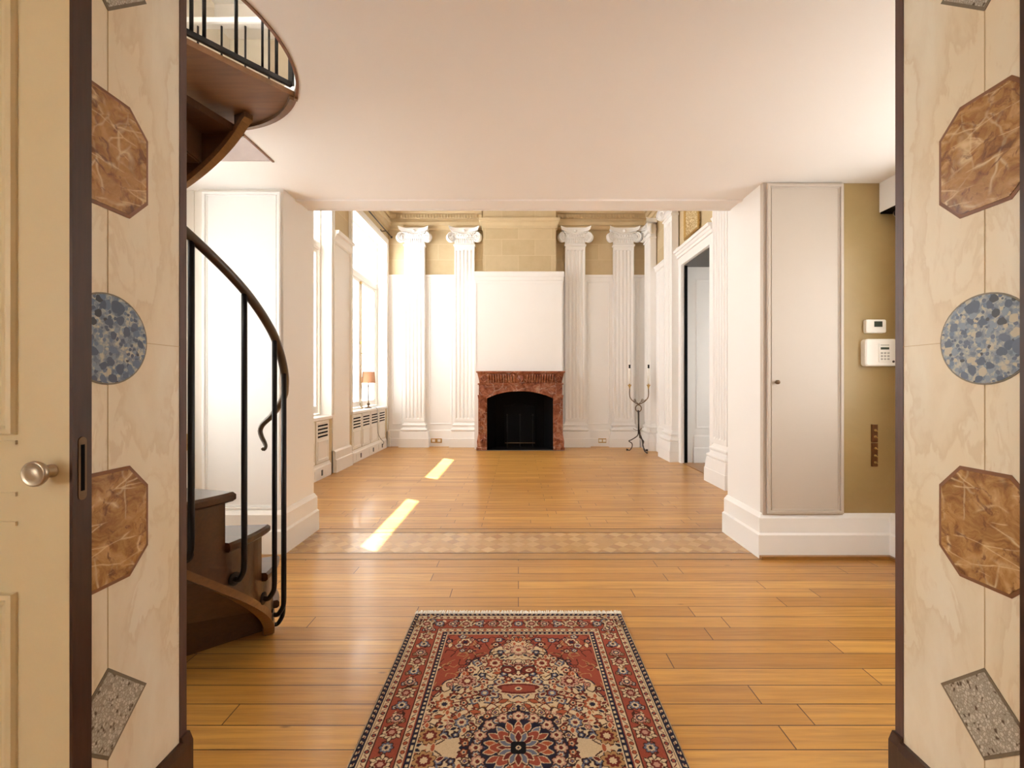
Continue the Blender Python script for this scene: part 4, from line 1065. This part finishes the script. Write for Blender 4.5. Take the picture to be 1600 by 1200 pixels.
for k in range(15):
    a0_, a1_ = NOSE[k], NOSE[k+1]; z = ZTR[k]
    n = 8
    def ring(zz, ins):
        pts = []
        an = a0_+2.6
        for i in range(n+1):
            t = i/n; pts.append(P(ROUT-ins, an-ins*90+(a1_-an+ins*90)*t, zz))
        pts.append(P(RIN, a1_, zz)); pts.append(P(RIN, an, zz)); return pts
    t = MB(); t.rings([ring(z-0.036, 0.008), ring(z-0.028, 0.0), ring(z-0.010, 0.0), ring(z, 0.008)])
    tr = t.build('tread', M['stair'], st)
    zp = ZTR[k-1] if k else 0.0
    a = math.radians(a0_); nx, ny = -math.sin(a)*0.011, math.cos(a)*0.011
    q = [(CX+RIN*math.cos(a), CY+RIN*math.sin(a)), (CX+RS0*math.cos(a), CY+RS0*math.sin(a))]
    r_ = MB(); r_.rings([[(q[0][0]-nx, q[0][1]-ny, zp-0.03 if k else 0), (q[1][0]-nx, q[1][1]-ny, zp-0.03 if k else 0), (q[1][0]+nx, q[1][1]+ny, zp-0.03 if k else 0), (q[0][0]+nx, q[0][1]+ny, zp-0.03 if k else 0)],
        [(q[0][0]-nx, q[0][1]-ny, z-0.034), (q[1][0]-nx, q[1][1]-ny, z-0.034), (q[1][0]+nx, q[1][1]+ny, z-0.034), (q[0][0]+nx, q[0][1]+ny, z-0.034)]])
    r_.build('riser', M['stair'], st)
s = MB()
NS = NOSE[:15]+[-286.5, -296]; ZS = ZTR+[2.74]
for k in range(16):
    a0_, a1_ = NS[k], NS[k+1]; n = 7; rs = []
    for i in range(n+1):
        a = a0_+(a1_-a0_)*i/n; zb = max(0.0, zbot(a)); zt_ = min(ZS[k]-0.03, 2.599)
        if k == 0 and i == 0: zb = 0
        zb = min(zb, zt_-0.01)
        rs.append([P(RS0, a, zb), P(RS1, a, zb), P(RS1, a, zt_), P(RS0, a, zt_)])
    s.rings(rs)
s.build('outer_string', M['stair'], st)
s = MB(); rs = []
for i in range(120):   # strip along the string's lower edge, paler wood standing in for light
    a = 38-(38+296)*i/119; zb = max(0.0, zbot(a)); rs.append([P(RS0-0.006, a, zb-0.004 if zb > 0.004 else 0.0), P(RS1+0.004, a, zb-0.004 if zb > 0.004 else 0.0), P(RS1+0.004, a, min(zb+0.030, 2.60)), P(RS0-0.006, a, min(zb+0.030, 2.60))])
s.rings(rs); s.build('string_lit_edge', M['string'], st)['label'] = 'wooden lower edge of the curved string, coloured paler as if lit'
s = MB(); s.lathe([(0.072, 0), (0.072, 2.75), (0.05, 2.80)], CX, CY, 20); s.build('newel_column', M['stair'], st)
# handrail with its scrolled lower end
hp = [Vector(P(0.583, a, railz(a))) for a in range(-300, 51, 6)]
hp = [Vector(P(0.583, a, railz(a))) for a in range(-288, 40, 6)]
hp += [px(427, 647, 2.26), px(418, 656, 2.28), px(410, 664, 2.29), px(406.5, 673, 2.29), px(409, 683, 2.28), px(413.5, 692, 2.27), px(415, 698, 2.26), px(412.5, 702.5, 2.25), px(409.5, 700.5, 2.25)]
hs = spline(hp, 3); nh = len(hs)
rad = [0.0175 if i < nh-34 else 0.0175-0.0105*(i-(nh-34))/34 for i in range(nh)]
s = MB(); s.tube(hs, rad, 10); s.build('handrail', M['railbrown'], st)
for a in (37, 20, 6, -13, -32, -53, -74, -96, -118, -140, -162, -184, -206, -228, -250):
    zf = feet(a); zr = railz(a)
    pts = [P(RS1+0.002, a, zf-0.012), P(RS1+0.02, a, zf-0.015), P(0.567, a, zf-0.004), P(0.580, a, zf+0.022), P(0.583, a, zf+0.06)]
    b = MB(); sp_ = spline(pts, 4); sp_.append(Vector(P(0.583, a, zf+0.3))); sp_.append(Vector(P(0.583, a, zr-0.004)))
    b.tube(sp_, 0.0105, 8)
    bl = b.build('baluster', M['iron'], st)
    f_ = MB(); c0, c1 = Vector(P(RS1, a, zf-0.012)), Vector(P(RS1+0.006, a, zf-0.012)); f_.tube([c0, c1], 0.026, 14); f_.build('foot_flange', M['iron'], bl)
# landing plate
P1 = (-1.085, 2.198); P0_ = (-1.455, 1.742)
pl = [P0_, P1]
aa0 = math.degrees(math.atan2(P1[1]-(CY-0.03), P1[0]-CX))
for i in range(15):
    a = math.radians(aa0+(106-aa0)*i/14); pl.append((CX+0.640*math.cos(a), CY-0.03+0.640*math.sin(a)))
pl += [(CX+0.09*math.cos(math.radians(106)), CY+0.09*math.sin(math.radians(106))), (CX, CY-0.09)]
s = MB(); s.prism(pl, lambda a, b_: (a, b_, 2.602), lambda a, b_: (a, b_, 2.628)); s.build('landing_plate', M['soffit'], st)
s = MB()
arcp = pl[1:17]
for i in range(len(arcp)-1):
    a, b_ = Vector((*arcp[i], 0)), Vector((*arcp[i+1], 0)); d = (b_-a).normalized(); nn = Vector((-d.y, d.x, 0))*0.02
    s.rings([[tuple(p)[:2]+(2.585,) for p in (a, b_, b_+nn, a+nn)], [tuple(p)[:2]+(2.604,) for p in (a, b_, b_+nn, a+nn)]])
s.build('landing_rim', M['string'], st)
def lt(x):   # point of the landing edge seen at image column x
    k = (x-810)/F; ax, ay, dx, dy = -1.105, 2.173, 0.63, 0.776
    t = (k*ay-ax)/(dx-k*dy); return ax+dx*t, ay+dy*t
gr = MB(); a = lt(276); b_ = lt(455)
gr.tube([(a[0], a[1], 2.652), (b_[0], b_[1], 2.652)], 0.0145, 4, smooth=False)
gr.tube([(b_[0], b_[1], 2.652), (b_[0], b_[1], 3.55)], 0.014, 4, smooth=False); gr.tube([(a[0], a[1], 3.55), (b_[0], b_[1], 3.55)], 0.014, 6)
gr.build('landing_rail', M['iron'], st)
for x in (299, 319, 369, 410, 432):
    q = lt(x); b = MB(); b.tube([(q[0], q[1], 2.66), (q[0], q[1], 3.55)], 0.0075 if x != 410 else 0.0055, 8); b.build('landing_baluster', M['iron'], st)
# gallery balustrade behind the opening
gb = thing('gallery_balustrade', (-1.85, 2.95, 2.75), 'white topped balustrade with thin black bars on the upper floor', 'balustrade')
b = MB(); b.stack(-2.30, -1.40, 2.93, 2.97, [(3.555, 0), (3.56, 0.01), (3.59, 0.012), (3.60, 0.0)], 'fb'); b.build('top_rail', M['white'], gb)
b = MB(); b.box(-2.30, -1.40, 2.94, 2.96, 2.80, 2.82); b.build('bottom_rail', M['iron'], gb)
for k in range(6):
    x = -2.11+k*0.156-0.0
    if x > -1.41: break
    b = MB(); b.tube([(x, 2.95, 2.75), (x, 2.95, 3.558)], 0.0065, 8); b.build('bar', M['iron'], gb)
for x in (-2.29, -1.41):
    b = MB(); b.tube([(x, 2.95, 2.745), (x, 2.95, 3.558)], 0.010, 8); b.build('post', M['iron'], gb)
# upper beige alcove panels in the gallery
struct('trim_17', MB().box(-2.0, 0.6, 3.585, 3.602, 2.76, 3.95), paint('beige_wall_panel', (0.62, 0.52, 0.39), 0.7, 0.04))
struct('trim_18', MB().box(-2.28, -1.54, 2.812, 2.819, ZC+0.003, ZC+0.146), M['pinkplaster'])

# ================================================================== oriental rug
RX, RYC, RH = 0.536, 1.468, 0.862
step = 0.0022
nx = int(RX/step); ny = int(RH/step)
U, V = np.meshgrid((np.arange(nx+1))*RX/nx, (np.arange(ny+1))*RH/ny)
rug_rs = np.random.RandomState(11)
red = srgb(140, 70, 56); dred = srgb(100, 42, 38); ivory = srgb(192, 172, 142); navy = srgb(38, 36, 52); blue = srgb(98, 104, 122)
rust = srgb(154, 84, 58); gold_ = srgb(160, 124, 84); pink = srgb(172, 132, 116); dark = srgb(58, 34, 30)
C = np.zeros(U.shape+(3,)); C[:] = red
def put(mask, col): C[mask] = col
def loc_(cx, cy, rot):
    x, y = U-cx, V-cy; c, s_ = math.cos(rot), math.sin(rot); return x*c+y*s_, -x*s_+y*c
def win(cx, cy, r): return (abs(U-cx) < r) & (abs(V-cy) < r)
def ell(cx, cy, rx, ry, rot, col):
    x, y = loc_(cx, cy, rot); put((x/rx)**2+(y/ry)**2 < 1, col)
def leaf(cx, cy, L, W, rot, col, rim=None):
    x, y = loc_(cx, cy, rot); t = x/L
    if rim is not None: put((t > -0.06) & (t < 1.06) & (abs(y) < W*1.0*np.sin(np.clip(t, 0, 1)*PI)+0.0035), rim)
    put((t > 0) & (t < 1) & (abs(y) < W*np.sin(np.clip(t, 0, 1)*PI)), col)
def flower(cx, cy, r, n, cols, rot=0.0, rim=True):
    x, y = loc_(cx, cy, rot); rr = np.hypot(x, y); th = np.arctan2(y, x)
    lob = r*(0.72+0.28*np.abs(np.cos(n*th/2)))
    if rim: put(rr < lob+0.004, dark)
    put(rr < lob, cols[0]); put(rr < lob*0.68, cols[1]); put(rr < lob*0.36, cols[2])
def curve(pts, w_, col):
    pts = [tuple(p)[:2] for p in spline([(p[0], p[1], 0) for p in pts], 6)]
    m = np.zeros(U.shape, bool)
    for (x0, y0), (x1, y1) in zip(pts[:-1], pts[1:]):
        dx, dy = x1-x0, y1-y0; L2 = dx*dx+dy*dy+1e-12
        t = np.clip(((U-x0)*dx+(V-y0)*dy)/L2, 0, 1); m |= np.hypot(U-x0-t*dx, V-y0-t*dy) < w_
    put(m, col)
# --- field
prof_v = [0, 0.16, 0.20, 0.27, 0.33, 0.38, 0.44, 0.50, 0.55, 0.60, 0.64]
prof_u = [0.50, 0.36, 0.335, 0.30, 0.275, 0.235, 0.20, 0.145, 0.095, 0.045, 0.0]
hw = np.interp(V, prof_v, prof_u)
scal = 0.016*np.abs(np.sin(V*46+U*10))+0.008*np.sin(U*70)
inside = (U < hw+scal-0.008) & (V < 0.635)
rim_ = (U < hw+scal+0.001) & (V < 0.643)
put(rim_, navy); put(inside, ivory)
# corner spandrel motifs on red
def inside_at(u, v):
    return u < np.interp(v, prof_v, prof_u)
pts_ = []
for _ in range(1500):
    u, v = rug_rs.rand()*0.33, 0.02+rug_rs.rand()*0.63
    if all((u-a)**2+(v-b)**2 > 0.0345**2 for a, b in pts_): pts_.append((u, v))
for i, (u, v) in enumerate(pts_):     # vines first
    a = rug_rs.rand()*6.28; L = 0.045
    c_ = (dred if inside_at(u, v) else ivory)
    if rug_rs.rand() < 0.85: curve([(u, v), (u+L*0.5*math.cos(a), v+L*0.5*math.sin(a)), (u+L*math.cos(a+1.0), v+L*math.sin(a+1.0)), (u+L*0.9*math.cos(a+1.9), v+L*0.9*math.sin(a+1.9))], 0.0024 if inside_at(u, v) else 0.0018, (dark if i % 3 else c_) if inside_at(u, v) else (gold_ if i % 2 else dark))
for i, (u, v) in enumerate(pts_):
    ins = inside_at(u, v)
    if not ins and rug_rs.rand() < 0.35: continue
    k = rug_rs.randint(6); a = rug_rs.rand()*6.28; r = 0.0105+rug_rs.rand()*0.0085
    if ins:
        cs_ = [(red, ivory, navy), (blue, ivory, dred), (dred, rust, ivory), (navy, blue, ivory), (rust, gold_, dred), (pink, red, ivory)][k]
    else:
        cs_ = [(ivory, dred, blue), (blue, ivory, navy), (dred, ivory, navy), (navy, pink, red), (ivory, navy, gold_), (pink, dred, ivory)][k]
    if k in (0, 2, 3): flower(u, v, r, 5+k % 3, cs_, a)
    elif k in (1, 5): flower(u, v, r*1.05, 4, cs_, a)
    else: leaf(u, v, 0.040, 0.009, a, cs_[0], dark)
    for q in (1.5, 3.4, 5.1):
        leaf(u+0.012*math.cos(a+q), v+0.012*math.sin(a+q), 0.019, 0.0042, a+q+0.5, cs_[(int(q)) % 3] if ins else (dred, gold_, navy)[int(q) % 3])
# two bold ivory cloud motifs in the far corners
flower(0.245, 0.60, 0.030, 6, (ivory, dred, navy)); flower(0.27, 0.572, 0.018, 5, (ivory, blue, dred)); flower(0.155, 0.615, 0.018, 5, (blue, ivory, dred))
# large mirrored palmettes inside the ivory ground
for (u, v, r, cs_) in ((0.10, 0.445, 0.036, (red, ivory, dred)), (0.205, 0.33, 0.037, (pink, dred, ivory)), (0.275, 0.20, 0.034, (rust, ivory, navy)), (0.30, 0.05, 0.038, (gold_, dred, ivory)), (0.0, 0.54, 0.038, (pink, ivory, red)), (0.20, 0.11, 0.026, (blue, ivory, dred)), (0.13, 0.26, 0.024, (dred, blue, ivory))):
    flower(u, v, r, 8, cs_, 0.3)
    for q in range(6): leaf(u+r*math.cos(q*1.047), v+r*math.sin(q*1.047), 0.026, 0.0065, q*1.047+0.5, (dred, rust, navy)[q % 3], ivory)
# pendant and cartouche above the medallion
flower(0.0, 0.415, 0.024, 6, (dred, ivory, rust)); ell(0.042, 0.40, 0.034, 0.026, 0.3, dark); ell(0.042, 0.40, 0.029, 0.021, 0.3, dred); ell(0.045, 0.398, 0.015, 0.010, 0.3, ivory); ell(0.045, 0.398, 0.008, 0.005, 0.3, dred)
put((U < 0.085+0.012*np.cos(V*150)) & (abs(V-0.285) < 0.036-0.16*U*(U > 0.03)*(U/0.085)), ivory)
put((U < 0.074+0.010*np.cos(V*150)) & (abs(V-0.285) < 0.030-0.16*U*(U > 0.03)*(U/0.085)), dred)
put((U < 0.066) & (abs(V-0.285) < 0.022-0.12*U), red); ell(0.0, 0.285, 0.014, 0.011, 0, ivory); ell(0.0, 0.285, 0.007, 0.005, 0, navy)
# central medallion: navy star, red and pink lobes
R_ = np.hypot(U, V); TH = np.arctan2(V, U)
lob = 0.165+0.022*np.cos(8*TH)+0.008*np.cos(24*TH)
put(R_ < lob+0.007, ivory); put(R_ < lob, navy)
for k in range(0, 9):
    a = PI/2*k/8*1.0; u, v = 0.140*math.cos(a*1.0), 0.140*math.sin(a)
    flower(u, v, 0.023 if k % 2 == 0 else 0.013, 6, ((pink, ivory, dred), (blue, ivory, red))[k % 2], a)
    flower(0.178*math.cos(a+.1), 0.178*math.sin(a+.1), 0.012, 5, ((rust, ivory, navy), (ivory, dred, blue))[k % 2], a)
for k in range(0, 5):
    a = PI/2*(k+0.5)/4.5; leaf(0.07*math.cos(a), 0.07*math.sin(a), 0.045, 0.010, a, (rust, red, blue)[k % 3], ivory)
lob2 = 0.078+0.016*np.cos(8*TH); put(R_ < lob2+0.004, ivory); put(R_ < lob2, red)
lob2 = 0.062+0.013*np.cos(8*TH+PI); put(R_ < lob2, dark); put(R_ < lob2-0.006, gold_)
for k in range(5):
    a = PI/2*k/4; leaf(0.022*math.cos(a), 0.022*math.sin(a), 0.046, 0.0095, a, (dred if k % 2 == 0 else blue), ivory)
put((np.maximum(U, V) < 0.026) & (U+V < 0.042), (0.01, 0.01, 0.012)); ell(0, 0, 0.009, 0.009, 0, ivory); ell(0, 0, 0.0045, 0.0045, 0, navy)
# --- borders
DU = RX-U; DV = RH-V; D = np.minimum(DU, DV); S = np.where(DU < DV, V, U)
BW = 0.200
put(D < BW, ivory)
put((D < 0.196) & (D > 0.176), navy)
put((D < 0.191) & (D > 0.181) & (np.mod(S, 0.022) < 0.010), ivory)
put((D < 0.176) & (D > 0.172), red)
def band(d0, d1, per, c1, c2, c3):
    dm = (d0+d1)/2; ph = np.mod(S, per)/per
    rr_ = np.hypot((ph-0.5)*per, D-dm)
    put((rr_ < 0.0085) & (D > d0) & (D < d1), c1); put((rr_ < 0.0052) & (D > d0) & (D < d1), c2)
    m = (np.abs(D-dm-(0.006*np.sin(ph*2*PI))) < 0.0022) & ((ph < 0.22) | (ph > 0.78)); put(m & (D > d0) & (D < d1), c3)
band(0.149, 0.172, 0.036, dred, rust, navy)
put((D < 0.149) & (D > 0.145), dark)
put((D < 0.145) & (D > 0.060), red)
put((D < 0.060) & (D > 0.0565), dark)
band(0.034, 0.0565, 0.034, navy, red, dred)
put((D < 0.034) & (D > 0.031), dark)
put(D < 0.031, ivory); put(D < 0.0265, navy)
put((D < 0.022) & (D > 0.011) & (np.mod(S+0.6*D, 0.024) < 0.0105), ivory)
put((D < 0.019) & (D > 0.014) & (np.mod(S+0.6*D, 0.024) < 0.0075), dred)
put(D < 0.0062, ivory)
# main border flowers along both sides
dm = 0.1025; per = 0.105
for side in (0, 1):
    Ls = RH if side == 0 else RX
    k = 0; s0 = 0.0
    while s0 < Ls-0.06:
        u, v = (RX-dm, s0) if side == 0 else (s0, RH-dm)
        cs_ = ((blue, ivory, navy), (ivory, dred, blue), (pink, navy, ivory))[k % 3]
        r = 0.030 if k % 3 == 1 else 0.022
        if k % 3 == 1:
            flower(u, v, r, 6, (ivory, dred, pink)); 
            for q in range(6): leaf(u+0.02*math.cos(q*1.047+.4), v+0.02*math.sin(q*1.047+.4), 0.022, 0.0055, q*1.047+0.8, ivory, dark)
        else:
            flower(u, v, r, 8, cs_)
        # vine and side leaves
        for sg in (1, -1):
            if side == 0: a, b_ = (u+sg*0.022, v+per*0.5), (u-sg*0.012, v+per*0.33)
            else: a, b_ = (u+per*0.5, v+sg*0.022), (u+per*0.33, v-sg*0.012)
            flower(a[0], a[1], 0.010, 4, ((gold_, navy, ivory), (blue, ivory, navy))[(k+sg) % 2], 0.6)
            leaf(b_[0], b_[1], 0.030, 0.006, rug_rs.rand()*6.28, (dark, ivory, gold_)[(k+sg) % 3], None)
        if side == 0: curve([(u+0.02, v+0.02), (u-0.02, v+0.045), (u+0.015, v+0.07), (u-0.01, v+per-0.02)], 0.0020, dark)
        else: curve([(u+0.02, v+0.02), (u+0.045, v-0.02), (u+0.07, v+0.015), (u+per-0.02, v-0.01)], 0.0020, dark)
        s0 += per*0.62; k += 1
# mirror to the full rug, add wool variation
full = np.concatenate([C[::-1, :, :], C[1:, :, :]], axis=0); full = np.concatenate([full[:, ::-1, :], full[:, 1:, :]], axis=1)
NYf, NXf = full.shape[:2]
full = full*1.12*(1+0.16*(rug_rs.rand(NYf, NXf, 1)-0.5))*(1+0.05*np.sin(np.arange(NYf)/17.0)[:, None, None])
xs = np.linspace(-RX, RX, NXf); ys = np.linspace(RYC-RH, RYC+RH, NYf)
XX, YY = np.meshgrid(xs, ys)
ZZ = 0.0085+0.0012*(rug_rs.rand(NYf, NXf)-0.5)
edge = np.minimum(RX-abs(XX), RH-abs(YY-RYC)); ZZ = np.where(edge < 0.004, 0.004, ZZ)
verts = np.stack([XX, YY-RYC, ZZ], -1).reshape(-1, 3)
idx = np.arange(NYf*NXf).reshape(NYf, NXf)
quads = np.stack([idx[:-1, :-1], idx[:-1, 1:], idx[1:, 1:], idx[1:, :-1]], -1).reshape(-1, 4)
me = bpy.data.meshes.new('rug_pile')
me.vertices.add(len(verts)); me.vertices.foreach_set('co', verts.ravel())
me.loops.add(quads.size); me.loops.foreach_set('vertex_index', quads.ravel().astype(np.int32))
me.polygons.add(len(quads)); me.polygons.foreach_set('loop_start', np.arange(0, quads.size, 4, dtype=np.int32))
me.polygons.foreach_set('loop_total', np.full(len(quads), 4, dtype=np.int32))
me.update(calc_edges=True)
ca = me.color_attributes.new('weave', 'FLOAT_COLOR', 'POINT')
cols = np.concatenate([np.clip(full, 0, 1).reshape(-1, 3), np.ones((NYf*NXf, 1))], 1)
ca.data.foreach_set('color', cols.ravel().astype(np.float32))
t = NT('woven_wool_rug'); at_ = t.n('ShaderNodeAttribute', attribute_name='weave'); nz = t.noise(t.coord(), 260, 2)
c = t.mix(0.30, at_.outputs['Color'], t.mix(nz.outputs[0], (0.10, 0.06, 0.05), (0.75, 0.62, 0.5)), 'SOFT_LIGHT'); t.bump(nz.outputs[0], 0.35, 0.003)
rugmat = t.out(c, 0.95, spec=0.1)
me.materials.append(rugmat)
rug = thing('rug', (0, RYC, 0), 'red and ivory oriental rug with central medallion on the plank floor', 'rug')
pile = bpy.data.objects.new('pile', me); COL.objects.link(pile); pile.parent = rug
MB().box(-RX+0.001, RX-0.001, RYC-RH+0.001, RYC+RH-0.001, 0.0006, 0.004).build('backing', M['fringe'], rug)
fr = MB(); random.seed(3)
for yb, sg in ((RYC+RH, 1), (RYC-RH, -1)):
    x = -RX
    while x < RX:
        L = 0.024+random.random()*0.014; dx = (random.random()-0.5)*0.010
        fr.tube([(x, yb-0.004*sg, 0.005), (x+dx*0.4, yb+L*0.5*sg, 0.0055), (x+dx, yb+L*sg, 0.0025)], [0.0026, 0.0024, 0.0030], 5)
        x += 0.0048
f_ = fr.build('fringe', M['fringe'], rug); f_['kind'] = 'stuff'; f_['label'] = 'white cotton fringe'
